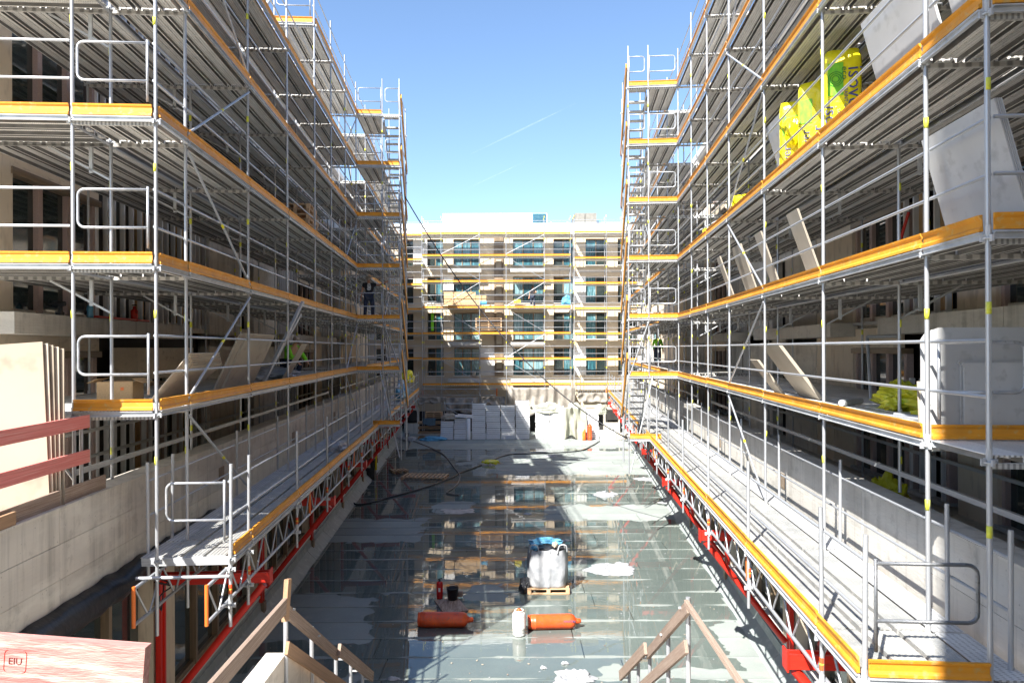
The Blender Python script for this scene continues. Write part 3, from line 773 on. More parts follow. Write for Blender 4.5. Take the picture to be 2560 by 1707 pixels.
# ------------------------------------------------------------------ ground and courtyard roof
solo('ground', mk('ground', [(-3000, -3000, 0), (3000, -3000, 0), (3000, 3000, 0), (-3000, 3000, 0)], [(0, 1, 2, 3)],
     mat('earth', (.28, .25, .20), (.2, .18, .14), rough=.95, scale=.05)), Matrix.Translation((0, 0, -10.2)), 'site ground', None, kind='structure')
RZ = -6.55
def xl(z): return -(5.0 / 1 + .0665 * z)
def xr(z): return 4.35 + .0817 * z
TR = Thing('roof', 'flat courtyard roof of grey felt sheets with seams', None, WORLD, (0, 30, RZ), kind='structure')
TR.props['category'] = None
v = [(xl(4) - .3, 4, RZ - .05), (xr(4) + .3, 4, RZ - .05), (xr(57) + .3, 57, RZ - .05), (xl(57) - .3, 57, RZ - .05)]
v += [(a, b, RZ - 1) for a, b, c in v]
TR.add('roof_slab', mk('roof_slab', v, [(0, 1, 2, 3), (7, 6, 5, 4), (0, 4, 5, 1), (1, 5, 6, 2), (2, 6, 7, 3), (3, 7, 4, 0)], conc))
z = 12.0; row = 0; SEAMS = []
while z < 57:
    dz = 1.0; cuts = [xl(z)]; x = xl(z) + rnd.uniform(2.0, 5.5)
    while x < xr(z) - 1: cuts.append(x); x += rnd.uniform(3.6, 5.6)
    cuts.append(xr(z)); SEAMS.append(z)
    for a, b in zip(cuts, cuts[1:]):
        g = .012; fh = .013 + rnd.uniform(0, .004)                # front lap stands proud of the next sheet
        vv = [(a + g, z + .01, fh), (b - g, z + .01, fh), (b - g, z + .10, .006), (a + g, z + .10, .006), (b - g, z + dz + .04, .002), (a + g, z + dz + .04, .002),
              (a + g, z + .005, -.04), (b - g, z + .005, -.04), (b - g, z + dz + .04, -.04), (a + g, z + dz + .04, -.04)]
        vv = [(p[0], p[1], p[2] + RZ) for p in vv]
        c = Vector(((a + b) / 2, z + dz / 2, RZ))
        vv = [Vector(p) - c for p in vv]
        TR.add('felt_sheet', mk('felt_sheet', vv, [(0, 1, 2, 3), (3, 2, 4, 5), (6, 7, 1, 0), (7, 8, 4, 2, 1), (6, 0, 3, 5, 9), (9, 8, 7, 6)], feltm), Matrix.Translation(c))
    z += dz; row += 1
for S in (LS, RS):       # upstand fillets along the walls
    y = 10
    while y < 56:
        M = S.F.inverted()
        pr = [(0, 0), (.34, 0), (.30, .03), (.05, .26), (.03, .45), (0, .45)]
        pts = []
        L = 2.48
        vv, ff = extr_vf([(px if S.s < 0 else -px, pz) for px, pz in pr], L)
        if S.s > 0: ff = [tuple(reversed(q)) for q in ff]
        Mx = WORLD.inverted() @ S.F @ Matrix.Translation(S.P(S.wall - .02, y + L / 2, RZ + .004))
        TR.add('upstand', mk('upstand', vv, ff, roof_up), Mx)
        y += 2.5
TR.done()

# standing water: thin sheet polygons traced over a wetness field
def sstep(a, b, x):
    t = max(0, min(1, (x - a) / (b - a))); return t * t * (3 - 2 * t)
def blob(x, z, x0, x1, z0, z1, e=.6):
    n1 = .5 * mnoise.noise(Vector((x * .9, z * .9, 5.2))) + .32 * mnoise.noise(Vector((x * 2.6, z * 3, 1.2))) + .2 * mnoise.noise(Vector((x * 7, z * 9, 3.2)))
    dx = min(x - x0, x1 - x); dz = min(z - z0, z1 - z)
    return min(dx, dz) / e + n1 * 1.3
def wet(x, z):
    """positive where water stands"""
    w_ = 1.0 + .9 * mnoise.noise(Vector((x * .35 + 3, z * .5, 0)))
    for b in ((-8, 9, 46.3, 58), (-.9, 9, 36.6, 45.2), (1.2, 9, 27.0, 29.6), (-7, -3.3, 24.0, 27.4), (-7, -3.4, 15.9, 18.9), (-1.35, -.1, 18.2, 19.8), (-3.1, -1.6, 28.4, 30.4),
              (4.6, 9, 8, 17.0), (-1.9, .6, 42.5, 43.5), (-9, -3.1, 11, 14.3), (1.9, 5, 14.0, 14.5)):
        w_ = min(w_, -blob(x, z, *b))
    # laps stand above the water here and there
    fz = z - SEAMS[0] - math.floor(z - SEAMS[0])
    if fz > .5: fz -= 1
    lap = .16 * (.55 + mnoise.noise(Vector((x * .8, math.floor(z + .5) * 7.7, 0)))) + .05 * mnoise.noise(Vector((x * 5, z * 3, 4)))
    w_ = min(w_, (abs(fz - .06) - lap * .5) * 9)
    return w_
def water():
    x0, x1, z0, z1 = -9.2, 9.2, 12.0, 52.0; sx, sz = .12, .08
    nx = int((x1 - x0) / sx); nz = int((z1 - z0) / sz)
    g = [[wet(x0 + i * sx, z0 + j * sz) for i in range(nx + 1)] for j in range(nz + 1)]
    vid = {}; V = []; F = []
    def vert(p):
        k = (round(p[0], 4), round(p[1], 4))
        if k not in vid: vid[k] = len(V); V.append((p[0], p[1], 0))
        return vid[k]
    for j in range(nz):
        zc = z0 + j * sz; lx, rx = xl(zc) + .3, xr(zc) - .3
        for i in range(nx):
            xc = x0 + i * sx
            if xc < lx or xc + sx > rx: continue
            q = [(xc, zc, g[j][i]), (xc + sx, zc, g[j][i + 1]), (xc + sx, zc + sz, g[j + 1][i + 1]), (xc, zc + sz, g[j + 1][i])]
            if all(p[2] > 0 for p in q): F.append(tuple(vert(p) for p in q)); continue
            if all(p[2] <= 0 for p in q): continue
            out = []
            for a, b in zip(q, q[1:] + q[:1]):
                if a[2] > 0: out.append(a)
                if (a[2] > 0) != (b[2] > 0):
                    t = a[2] / (a[2] - b[2]); out.append((a[0] + (b[0] - a[0]) * t, a[1] + (b[1] - a[1]) * t, 0))
            ids = []
            for p in out:
                k = vert(p)
                if k not in ids: ids.append(k)
            if len(ids) >= 3: F.append(tuple(ids))
    solo('water', mk('water', V, F, waterm), Matrix.Translation((0, 0, RZ + .0155)), 'rain water standing in shallow puddles on the roof', None, kind='structure')
water()

# ------------------------------------------------------------------ far building
FZ = 56.4; FS = 55.0
def fx(px): return (960 + px / 2.614 - 1280) * FZ / 1775
def fh(py): return (871 - (500 + py / 2.614)) * FZ / 1775
def far_building():
    T = Thing('apartment_building', 'five storey beige apartment block across the far end of the court', 'building', WORLD, (0, FZ, -6.55))
    cols = [(115, 193, 'd'), (285, 390, 'm'), (457, 625, 'w'), (845, 1045, 'w'), (1110, 1240, 'm'), (1320, 1460, 'm'), (1530, 1660, 'd'), (-60, 20, 'd'), (-220, -120, 'm'), (1760, 1860, 'm')]
    rows = [(255, 428), (500, 672), (735, 910), (965, 1145)]
    xsall = sorted([(fx(a), fx(b), k) for a, b, k in cols])
    XL, XR = -16, 17
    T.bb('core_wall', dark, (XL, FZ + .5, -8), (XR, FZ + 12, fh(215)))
    edges = [fh(215)]
    hs = []
    for a, b in rows: hs.append((fh(b), fh(a)))
    # horizontal bands
    prev = fh(222)
    for lo, hi in hs:
        x = XL
        while x < XR:
            T.bb('wall_band', render_m, (x + .004, FZ + rnd.uniform(-.004, .004), hi), (min(x + 3.3, XR) - .004, FZ + .5, prev)); x += 3.3
        prev = lo
    x = XL
    while x < XR:
        T.bb('wall_band', render_m, (x + .004, FZ, -5.0), (min(x + 3.3, XR) - .004, FZ + .5, prev)); x += 3.3
    for lo, hi in hs:
        x = XL
        for a, b, k in xsall + [(XR, XR, 'e')]:
            if a > x + .02: T.bb('wall_pier', render_m if rnd.random() < .8 else whitep, (x, FZ + .01, lo), (a, FZ + .5, hi))
            x = max(x, b)
        for wi, (a, b, k) in enumerate(xsall):
            fr = T.bb('window_frame', pink if k == 'd' else brown, (a, FZ + .2, hi - .09), (b, FZ + .3, hi))
            T.bb('window_sill', whitep, (a - .05, FZ - .09, lo - .06), (b + .05, FZ + .3, lo))
            n = {'d': 1, 'm': 2, 'w': 3}[k]; st = (b - a) / n
            for j in range(n):
                dk = k == 'd' or (k == 'm' and (j == 0) == (a > 3 and a < 5.2 or a < -6))
                T.bb('window_pane', glassm if dk else rnd.choice((bluef, bluef, bluef2, bluef3)), (a + j * st + .04, FZ + .28, lo), (a + (j + 1) * st - .04, FZ + .31, hi - .09))
                T.bb('window_mullion', brown, (a + (j + 1) * st - .05, FZ + .22, lo), (a + (j + 1) * st + .02, FZ + .32, hi - .09))
        # balcony slabs and the tall recess between the stairs
    for yv in (455, 690, 925, 1165):
        T.bb('balcony_slab', concr, (fx(425), FZ - .9, fh(yv + 22)), (fx(640), FZ - .01, fh(yv)))
        T.bb('balcony_slab', concr, (fx(825), FZ - .9, fh(yv + 22)), (fx(1050), FZ - .01, fh(yv)))
    T.bb('recess', brown, (fx(722), FZ - .12, fh(1150)), (fx(782), FZ - .02, fh(240)))
    for yv in (390, 560, 730, 880, 1040): T.bb('recess_board', board, (fx(735), FZ - .2, fh(yv + 60)), (fx(770), FZ - .13, fh(yv)))
    # attic and roof boxes
    x = XL
    while x < XR: T.bb('attic_panel', whitep, (x + .004, FZ - .25, fh(226)), (min(x + 3.3, XR) - .004, FZ + .5, fh(158))); x += 3.3
    T.bb('penthouse', penth, (fx(375), FZ + 1.5, fh(170)), (fx(1075), FZ + 7, fh(64)))
    for k in range(1, 7): T.bb('cladding_joint', greyb, (fx(375 + 100 * k), FZ + 1.488, fh(165)), (fx(377 + 100 * k), FZ + 1.5, fh(66)))
    T.bb('penthouse_window', bluet, (fx(978), FZ + 1.45, fh(135)), (fx(1068), FZ + 1.5, fh(66)))
    for k in range(8): T.bb('louvre', bluef, (fx(980), FZ + 1.40, fh(72 + 8 * k + 3)), (fx(1066), FZ + 1.45, fh(72 + 8 * k)))
    T.bb('lift_head', mat('lift_concrete', (.26, .25, .22), (.20, .19, .17), rough=.9), (fx(1262), FZ + 1.5, fh(170)), (fx(1328), FZ + 5, fh(64)))
    T.bb('lift_head', mat('lift_concrete', (.26, .25, .22)), (fx(1332), FZ + 1.55, fh(170)), (fx(1408), FZ + 5, fh(63)))
    T.bb('roof_unit', bluet, (fx(1410), FZ + 2, fh(160)), (fx(1440), FZ + 4, fh(110)))
    for px in (255, 275, 1095, 1205): T.bb('vent_pipe', whitep, (fx(px), FZ + 1, fh(160)), (fx(px + 8), FZ + 1.3, fh(130)))
    # lowest storey
    T.bb('ground_wall', render_m, (fx(240), FZ + .1, -4.9), (fx(1540), FZ + .48, -3.9))
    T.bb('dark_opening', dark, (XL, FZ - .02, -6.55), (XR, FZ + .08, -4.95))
    for px0, px1 in ((150, 240), (1420, 1520)):
        T.bb('concrete_frame', conc, (fx(px0), FZ - 1.6, -6.55), (fx(px1), FZ - 1.0, -5.75))
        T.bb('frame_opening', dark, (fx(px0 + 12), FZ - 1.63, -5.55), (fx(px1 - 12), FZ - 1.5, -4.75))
        T.bb('concrete_frame', conc, (fx(px0), FZ - 1.6, -4.7), (fx(px1), FZ - 1.0, -4.55))
        T.bb('concrete_frame', conc, (fx(px1 - 8), FZ - 1.6, -5.75), (fx(px1), FZ - 1.0, -4.7))
        T.bb('concrete_frame', conc, (fx(px0), FZ - 1.6, -5.75), (fx(px0 + 8), FZ - 1.0, -4.7))
    T.done()
far_building()
FSd = Side(1, 0, 0, 0, 0, [1], 1, 1, 1, [1], 0, []); FSd.nlev = 0
def sx(px): return (960 + px / 2.614 - 1280) * FS / 1775
def sh(py): return (871 - (500 + py / 2.614)) * FS / 1775
def far_scaffold(px, levels, label, top, zf=FS, braces=(), low=-6.5):
    T = Thing('scaffold', label, 'scaffold', WORLD, (sx(px[0]), zf, low)); S = FSd; xs = [sx(p) for p in px]
    for x in xs:
        for y in (zf, zf + 1.0):
            p = T.tube('post', galv, (x, y, low), (x, y, top), .0242, 6)
            for l in levels: T.tube('sticker', sticker, (x, y, l + 1.1), (x, y, l + 1.24), .0262, 6, parent=p, stuff=True)
    for l in levels:
        for a, b in zip(xs, xs[1:]):
            T.add('toe_board', profile('toe_board', TOE, b - a - .05, orange), Matrix.Translation(((a + b) / 2, zf - .03, l - .15)) @ Matrix.Rotation(-PI / 2, 4, 'Z'))
            for j in range(3): T.bb('deck_plank', deckm, (a + .02, zf + .03 + j * .325, l - .225), (b - .02, zf + .34 + j * .325, l - .165))
            if l > -2.5 or True:
                for hh in (.35, .87): T.tube('guard_rail', galv, (a, zf, l + hh), (b, zf, l + hh), .0185, 6)
                T.tube('guard_rail', galv, (a, zf + 1, l + .87), (b, zf + 1, l + .87), .0185, 6)
    for bi in braces:
        for k, l in enumerate(levels[:-1]):
            a, b = (xs[bi], xs[bi + 1]) if k % 2 else (xs[bi + 1], xs[bi])
            T.tube('brace', galv, (a, zf - .03, l), (b, zf - .03, levels[k + 1] - .2), .02, 6)
    # lattice girder along the bottom
    y = zf - .05; a, b = xs[0], (xs[0] + (xs[-1] - xs[0]) * .5 if len(xs) > 3 else xs[-1]); n = 14 if len(xs) > 3 else 8
    for h in (-3.12, -3.62): T.tube('chord', galv, (a, y, h), (b, y, h), .0242, 6)
    for k in range(n):
        u0 = a + (b - a) * k / n; u1 = a + (b - a) * (k + 1) / n
        T.tube('lattice_bar', galv, (u0, y, -3.62 if k % 2 else -3.12), (u1, y, -3.12 if k % 2 else -3.62), .016, 6)
    T.tube('girder_end', orgp, (b, y, -3.08), (b, y, -3.66), .05)
    T.done()
lv = [sh(y) for y in (1195, 1028, 862, 692, 522, 353)]
far_scaffold([250, 375, 625, 800, 1050, 1222], lv + [sh(210)], 'wide scaffold with orange toe boards across the middle of the far block', sh(130), braces=(1, 3))
far_scaffold([1245, 1455, 1562, 1660], lv[:1] + [sh(y) for y in (1034, 867, 703, 537, 372, 205)], 'narrow scaffold on the right end of the far block', sh(120))
far_scaffold([40, 135, 248], [sh(y) for y in (1025, 863, 702, 540, 376, 214)], 'narrow scaffold on the left end of the far block', sh(120), zf=FS + .3, low=-3)

# ------------------------------------------------------------------ draped sheets
def drape(name, x0, x1, z0, htop, hbot, m, label, cat='tarpaulin', amp=.25, freq=2.4, seed=0, group=None, nx=36, nz=14, sag=.25):
    v = []; f = []
    for i in range(nx + 1):
        t = i / nx; x = x0 + (x1 - x0) * t
        for j in range(nz + 1):
            u = j / nz
            top = htop - sag * math.sin(t * PI * 3) ** 2 * u
            bot = hbot + .35 * mnoise.noise(Vector((x * 1.3, seed, 2)))
            h = top + (bot - top) * u
            dy = amp * mnoise.noise(Vector((x * freq, u * 1.6 + seed, seed))) + .12 * amp * math.sin(x * 9 + 3 * u)
            v.append((x + .1 * mnoise.noise(Vector((x * 2, u * 2, seed + 9))), z0 + dy, h))
    for i in range(nx):
        for j in range(nz): a = i * (nz + 1) + j; f.append((a, a + 1, a + nz + 2, a + nz + 1))
    o = solo(name, mk(name, v, f, m, True), Matrix(), label, cat, group)
    md = o.modifiers.new('solid', 'SOLIDIFY'); md.thickness = .01
    return o
drape('tarpaulin', fx(240), fx(420), 54.6, -3.7, -4.25, tarpm, 'grey tarpaulin rolled up under the left end of the far scaffold', seed=1)
drape('tarpaulin', fx(420), fx(620), 54.5, -3.75, -4.9, tarpm, 'grey tarpaulin hanging in swags behind the left lattice girder', seed=3, sag=.6)
drape('tarpaulin', fx(640), fx(790), 54.6, -3.7, -4.45, tarpm, 'grey tarpaulin hanging above the tallest white insulation stacks', seed=5)
drape('tarpaulin', fx(805), fx(1235), 54.4, -3.0, -5.1, tarpm, 'broad brown grey tarpaulin hanging under the middle of the far scaffold', seed=7, nx=70, sag=.8)
drape('tarpaulin', fx(1255), fx(1440), 54.7, -3.45, -4.15, tarpm, 'pale swag of tarpaulin under the right lattice girder of the far block', seed=9, sag=.6)

# ------------------------------------------------------------------ insulation stacks
def eps_block(x0, x1, y, h0, h1, label, group, dpt=.5):
    b = MB(); n = max(1, round((h1 - h0) / .14)); st = (h1 - h0) / n
    W = x1 - x0
    for k in range(n):
        jx = rnd.uniform(-.012, .012); jy = rnd.uniform(-.012, .012)
        b.box((jx, jy, -(h1 - h0) / 2 + (k + .5) * st), (W - .012, dpt, st - .03), eps)
    b.box((0, .02, 0), (W - .06, dpt - .06, h1 - h0 - .03), greyb)
    solo('insulation_block', b.mesh('insulation_block'), Matrix.Translation(((x0 + x1) / 2, y, (h0 + h1) / 2)) @ Matrix.Rotation(rnd.uniform(-.02, .02), 4, 'Z'), label, 'insulation block', group)
ZB = 51.3
def ex(px): return (px - 1280) * ZB / 1775
def eh(py): return (871 - py) * ZB / 1775
stacks = [(1101, 1133, 1051, 'low leftmost foam stack beside the pallets'),
          (1135, 1165, 1044, 'foam stack left of the upright roll'),
          (1180, 1214, 1006.6, 'foam stack right of the upright roll'),
          (1215, 1250, 1012, 'middle of three tall shaded foam stacks'),
          (1252, 1287, 1012, 'shaded foam stack touching the highest one'),
          (1288, 1323, 1000, 'highest foam stack, left of the gap'),
          (1338, 1373, 1029, 'sunlit foam stack right of the gap'),
          (1374, 1409, 1015, 'foam stack left of the hanging tarpaulin'),
          (1460, 1495, 1021, 'foam stack behind the standing orange cylinder')]
for i, (a, b, top, lab) in enumerate(stacks):
    H = eh(top) + 6.53; n = max(2, round(H / .43)); st = H / n
    for k in range(n):
        j = rnd.uniform(-.03, .03) * (1 if k else 0)
        eps_block(ex(a) + j, ex(b) + j, ZB, -6.53 + k * st + .004, -6.53 + (k + 1) * st - .004, (ORD[k] + ' white pack from the bottom, ' + lab)[:400], 'white foam insulation stacks')
eps_block(ex(1498), ex(1536), ZB - .2, -6.53, eh(1074), 'low single block of white foam at the right end of the stacks', None)
o = solo('foam_roll', mk('roll', *lathe_vf([(.001, 0), (.14, 0), (.15, .05), (.145, 1.5), (.001, 1.52)], 14), eps, True), Matrix.Translation((ex(1171), ZB - .35, -6.53)), 'upright white foam roll leaning between the foam stacks', 'roll')
b = MB(); b.box((0, 0, 0), (1.3, .6, .12), eps); b.box((.1, 0, .1), (1.1, .6, .06), eps)
solo('foam_sheet', b.mesh('foam_sheet'), Matrix.Translation((ex(1160), ZB - .1, eh(1040))) @ Euler((0, R(4), R(8))).to_matrix().to_4x4(), 'loose white foam sheets lying slanted on top of the low stacks', 'foam sheet')
def crumple(name, loc, d, m, label, cat, seed=0, amp=.35, group=None, sub=4, rot=0, flat=True, F=WORLD):
    import bmesh
    bm = bmesh.new(); bmesh.ops.create_icosphere(bm, subdivisions=sub, radius=1)
    for v_ in bm.verts:
        p = v_.co.copy(); n = mnoise.noise(p * 1.6 + Vector((seed, 0, 0))) + .6 * abs(mnoise.noise(p * 4 + Vector((0, seed, 0)))) + .3 * abs(mnoise.noise(p * 9 + Vector((0, 0, seed))))
        v_.co = p * (1 + amp * n)
        if flat and v_.co.z < -.35: v_.co.z = -.35 - .02 * mnoise.noise(p * 5)
        v_.co = Vector((v_.co.x * d[0] / 2, v_.co.y * d[1] / 2, (v_.co.z + .35) * d[2] / 1.5))
    me = D.meshes.new(name); bm.to_mesh(me); bm.free(); me.materials.append(m)
    me.polygons.foreach_set('use_smooth', [m is crump] * len(me.polygons))
    return solo(name, me, Matrix.Translation(loc) @ Matrix.Rotation(rot, 4, 'Z'), label, cat, group, F=F)
drape('tarpaulin', ex(1409), ex(1462), ZB - .25, -3.95 - .3, -6.5, tarpg, 'crumpled grey green tarpaulin hanging between the sunlit foam stacks', amp=.5, freq=3.5, seed=11, nx=30, nz=24)
crumple('tarpaulin', (ex(1365), ZB + .1, eh(1030) - .05), (2.3, .9, .75), tarpg, 'grey green tarpaulin thrown over the top of the sunlit foam stacks', 'tarpaulin', 3)
crumple('tarpaulin', (ex(1500), ZB + .1, eh(1022) - .4), (.9, .8, .7), tarpg, 'grey green tarpaulin draped over the rightmost tall foam stack', 'tarpaulin', 4)
crumple('rubble_sack', (ex(1437), ZB + .35, -4.75), (1.2, .6, .8), tarpg, 'pale sack of rubble held in the grey green tarpaulin', 'sack', 8)
crumple('debris_pile', (ex(1552), ZB - .2, -6.53), (1.1, .8, .45), board, 'beige heap of debris at the right end of the foam stacks', 'debris', 6)
crumple('wrapping_paper', (ex(1122), ZB - .05, eh(1047)), (1.1, .6, .45), board, 'crumpled beige wrapping on the low foam stack beside the pallets', 'wrapping', 12, sub=3)

def pallet_mesh(L=1.2, W=.8):
    def f():
        b = MB()
        n = max(5, int(W / .2))
        for k in range(n):
            b.box((0, -W / 2 + .05 + k * (W - .1) / (n - 1), .133), (L, .10, .022), palletm)
        for x in (-L / 2 + .05, 0, L / 2 - .05):
            b.box((x, 0, .111), (.10, W, .022), palletm)
            for y in (-W / 2 + .05, 0, W / 2 - .05): b.box((x, y, .06), (.10, .10, .08), palletm)
        for y in (-W / 2 + .05, 0, W / 2 - .05): b.box((0, y, .011), (L, .10, .022), palletm)
        return b.mesh('pallet')
    return cached(('pallet', L, W), f)
def pallet(M, label, L=1.2, W=.8, group=None, F=WORLD): return solo('pallet', pallet_mesh(L, W), M, label, 'pallet', group, F=F)
p = floor_at(996, 1181); pallet(Matrix.Translation((p.x, p.y, RZ + .02)) @ Matrix.Rotation(.35 + PI / 2, 4, 'Z') @ Matrix.Rotation(R(4), 4, 'Y'), 'small wooden pallet lying askew on the wet roof, left of the long pallet')
p = floor_at(1062, 1195); pallet(Matrix.Translation((p.x, p.y, RZ + .01)) @ Matrix.Rotation(PI / 2 - .12, 4, 'Z'), 'long wooden pallet lying flat on the wet roof', 1.2, 2.2)
for k in range(4):
    pallet(Matrix.Translation((ex(1076), ZB + .5, -6.53 + k * .36)) , ORD[k] + ' long pallet from the bottom in the stack left of the foam', 1.9, .8, 'pallets in the lower stack left of the foam')
for k in range(3):
    pallet(Matrix.Translation((ex(1082), ZB + .6, -5.05 + k * .15)), ORD[k] + ' of three small pallets on top of the stack left of the foam', 1.2, .8, 'small pallets on top of the left pallet stack')
# dark blanket and rack by the pallets
drape('blanket', ex(1056), ex(1088), ZB + .05, -5.02, -5.55, mat('blue_blanket', (.10, .16, .20), rough=.9), 'dark blue blanket hung over the pallet stack', 'blanket', amp=.05, seed=2, sag=.03, nx=16, nz=8)
T = Thing('tube_rack', 'low rusty tube rack standing behind the foam stacks', 'rack', WORLD, (ex(1110), ZB + 1, -6.55))
for px in (1107, 1178): T.tube('leg', galv, (ex(px), ZB + 1, -6.55), (ex(px), ZB + 1, eh(1005)), .03)
for py in (1011, 1026): T.tube('crossbar', galv, (ex(1107), ZB + 1, eh(py)), (ex(1178), ZB + 1, eh(py)), .03)
T.tube('brace', galv, (ex(1108), ZB + 1, eh(1019)), (ex(1140), ZB + 1, eh(1036)), .02); T.done()
# buckets and litter at the left end
def bucket(loc, r, h, m, label, cat='bucket'):
    T = Thing('bucket', label, cat, WORLD, loc)
    T.add('pail', mk('pail', *lathe_vf([(.001, 0), (r * .8, 0), (r, h), (r + .012, h), (r + .012, h - .02), (r - .01, h - .01), (r * .78, .02), (.001, .02)], 18), m, True), Matrix.Translation(loc))
    pts = [(loc[0] + r * math.cos(a), loc[1], loc[2] + h + .6 * r * math.sin(a)) for a in [PI * k / 8 for k in range(9)]]
    T.add('handle', mk('handle', *pipe_vf(pts, .006), black, True)); T.done()
bucket((ex(1018), ZB - .3, -6.53), .17, .55, gasw, 'white paint bucket standing at the far left corner of the roof')
crumple('plastic_sheet', (ex(1003), ZB - .3, -6.53), (1.0, .8, .3), whitef, 'crumpled white plastic beside the white paint bucket', 'plastic sheet', 21)
crumple('plastic_sheet', (ex(1027), ZB - .8, -6.53), (.9, .7, .3), whitef, 'white plastic heap just right of the white paint bucket', 'plastic sheet', 22)
crumple('plastic_sheet', (ex(1084), ZB - .6, -6.53), (1.6, .8, .3), bluet, 'blue grey plastic sheeting in front of the pallet stack', 'plastic sheet', 23)

# ------------------------------------------------------------------ gas cylinders, extinguisher
def cylinder_bottle(name, M, L, r, m, label, cat='gas cylinder', capm_=None, F=WORLD):
    T = Thing(name, label, cat, F @ M, (0, 0, 0))
    capc = capm_ or m
    pr = [(.001, .03), (r * .86, .03), (r * .98, .07), (r, .10), (r, .16), (r * 1.015, .165), (r * 1.015, .18), (r, .185), (r, L * .78), (r * .96, L * .825), (r * .80, L * .87), (r * .5, L * .895), (r * .3, L * .905), (.001, L * .906)]
    T.add('body', mk('bottle_body', *lathe_vf(pr, 28), m, True))
    T.add('foot_ring', mk('foot_ring', *lathe_vf([(r * .9, 0), (r * .94, 0), (r * .94, .06), (r * .9, .06)], 28), m, True))
    T.add('cap', mk('cap', *lathe_vf([(.001, L * .9), (r * .36, L * .9), (r * .36, L * .93), (r * .30, L * .985), (r * .2, L), (.001, L)], 16), capc, True))
    T.add('collar', mk('collar', *lathe_vf([(r * .42, L * .885), (r * .44, L * .885), (r * .44, L * .915), (r * .42, L * .915)], 16), capc, True))
    return T
p = floor_at(1041, 1573)
M = Matrix.Translation((p.x, p.y + .16, RZ + .175)) @ Euler((0, R(90), R(-1))).to_matrix().to_4x4()
T = cylinder_bottle('gas_cylinder', M, 1.30, .175, gasr, 'large red gas cylinder lying on the wet roof, the left one'); T.done()
p = floor_at(1318, 1580)
M = Matrix.Translation((p.x, p.y + .16, RZ + .175)) @ Euler((0, R(90), R(3))).to_matrix().to_4x4()
T = cylinder_bottle('gas_cylinder', M, 1.24, .17, gasr, 'large orange red gas cylinder lying behind the white bottle')
def text_mesh(s, size, m, ext=.002):
    def f():
        cu = D.curves.new('txt', 'FONT'); cu.body = s; cu.size = size; cu.extrude = ext; cu.align_x = 'CENTER'; cu.align_y = 'CENTER'; cu.resolution_u = 2
        ob = D.objects.new('txt', cu); COL.objects.link(ob)
        dg = bpy.context.evaluated_depsgraph_get(); me = D.meshes.new_from_object(ob.evaluated_get(dg)); D.objects.remove(ob)
        me.materials.clear(); me.materials.append(m); return me
    return cached(('txt', s, size, m.name), f)
# stamped lettering on the orange cylinder
T.add('lettering', text_mesh('PROPAN', .07, ink, .004), Matrix.Translation((-.06, -.162, .95)) @ Euler((R(90), R(90), R(-20))).to_matrix().to_4x4())
T.done()
p = floor_at(1295, 1588)
T = cylinder_bottle('gas_cylinder', Matrix.Translation((p.x, p.y, RZ + .02)), .60, .15, gasw, 'small white gas bottle with red cap standing on the wet roof', capm_=gasr)
T.add('handle_ring', mk('handle_ring', *pipe_vf([(.10 * math.cos(a), .10 * math.sin(a), .56) for a in [2 * PI * k / 14 for k in range(14)]], .012, 6, True), gasw, True))
for k in range(3): a = 2 * PI * k / 3; T.tube('handle_stay', gasw, (.10 * math.cos(a), .10 * math.sin(a), .46), (.10 * math.cos(a), .10 * math.sin(a), .56), .011)
T.done()
p = floor_at(1097, 1497)
T = cylinder_bottle('fire_extinguisher', Matrix.Translation((p.x, p.y, RZ + .02)), .50, .085, gasd, 'dark red fire extinguisher standing upright beside the black bucket', 'fire extinguisher', black)
T.tube('lever', black, (-.05, 0, .50), (.07, 0, .53), .012); T.box('label_plate', gasw, (0, -.084, .25), (.05, .008, .10)); T.done()
p = floor_at(1129, 1502); bucket((p.x, p.y, RZ + .05), .15, .30, black, 'black bucket standing on the brown board')
b = MB(); b.box((0, 0, 0), (.62, 1.0, .025), woodv, Matrix.Rotation(.35, 4, 'Z')); p = floor_at(1125, 1516)
solo('board', b.mesh('board'), Matrix.Translation((p.x, p.y, RZ + .032)), 'brown wet board lying under the black bucket', 'board')
p = floor_at(1148, 1495); solo('wood_block', unit_box(woodv), Matrix.Translation((p.x, p.y, RZ + .12)) @ Matrix.Diagonal((.14, .12, .12, 1)), 'small brown wood block right of the black bucket', 'wood block')
T = cylinder_bottle('gas_cylinder', Matrix.Translation((ex(1471), ZB - .75, -6.53)), 1.2, .16, gasr, 'orange gas cylinder standing upright in front of the foam stacks'); T.done()
p0 = (ex(1457), ZB - .8, -6.53)
crumple('glove_bundle', p0, (.25, .3, .8), orgp, 'thin orange bundle leaning left of the standing orange cylinder', 'bundle', 33, sub=3)

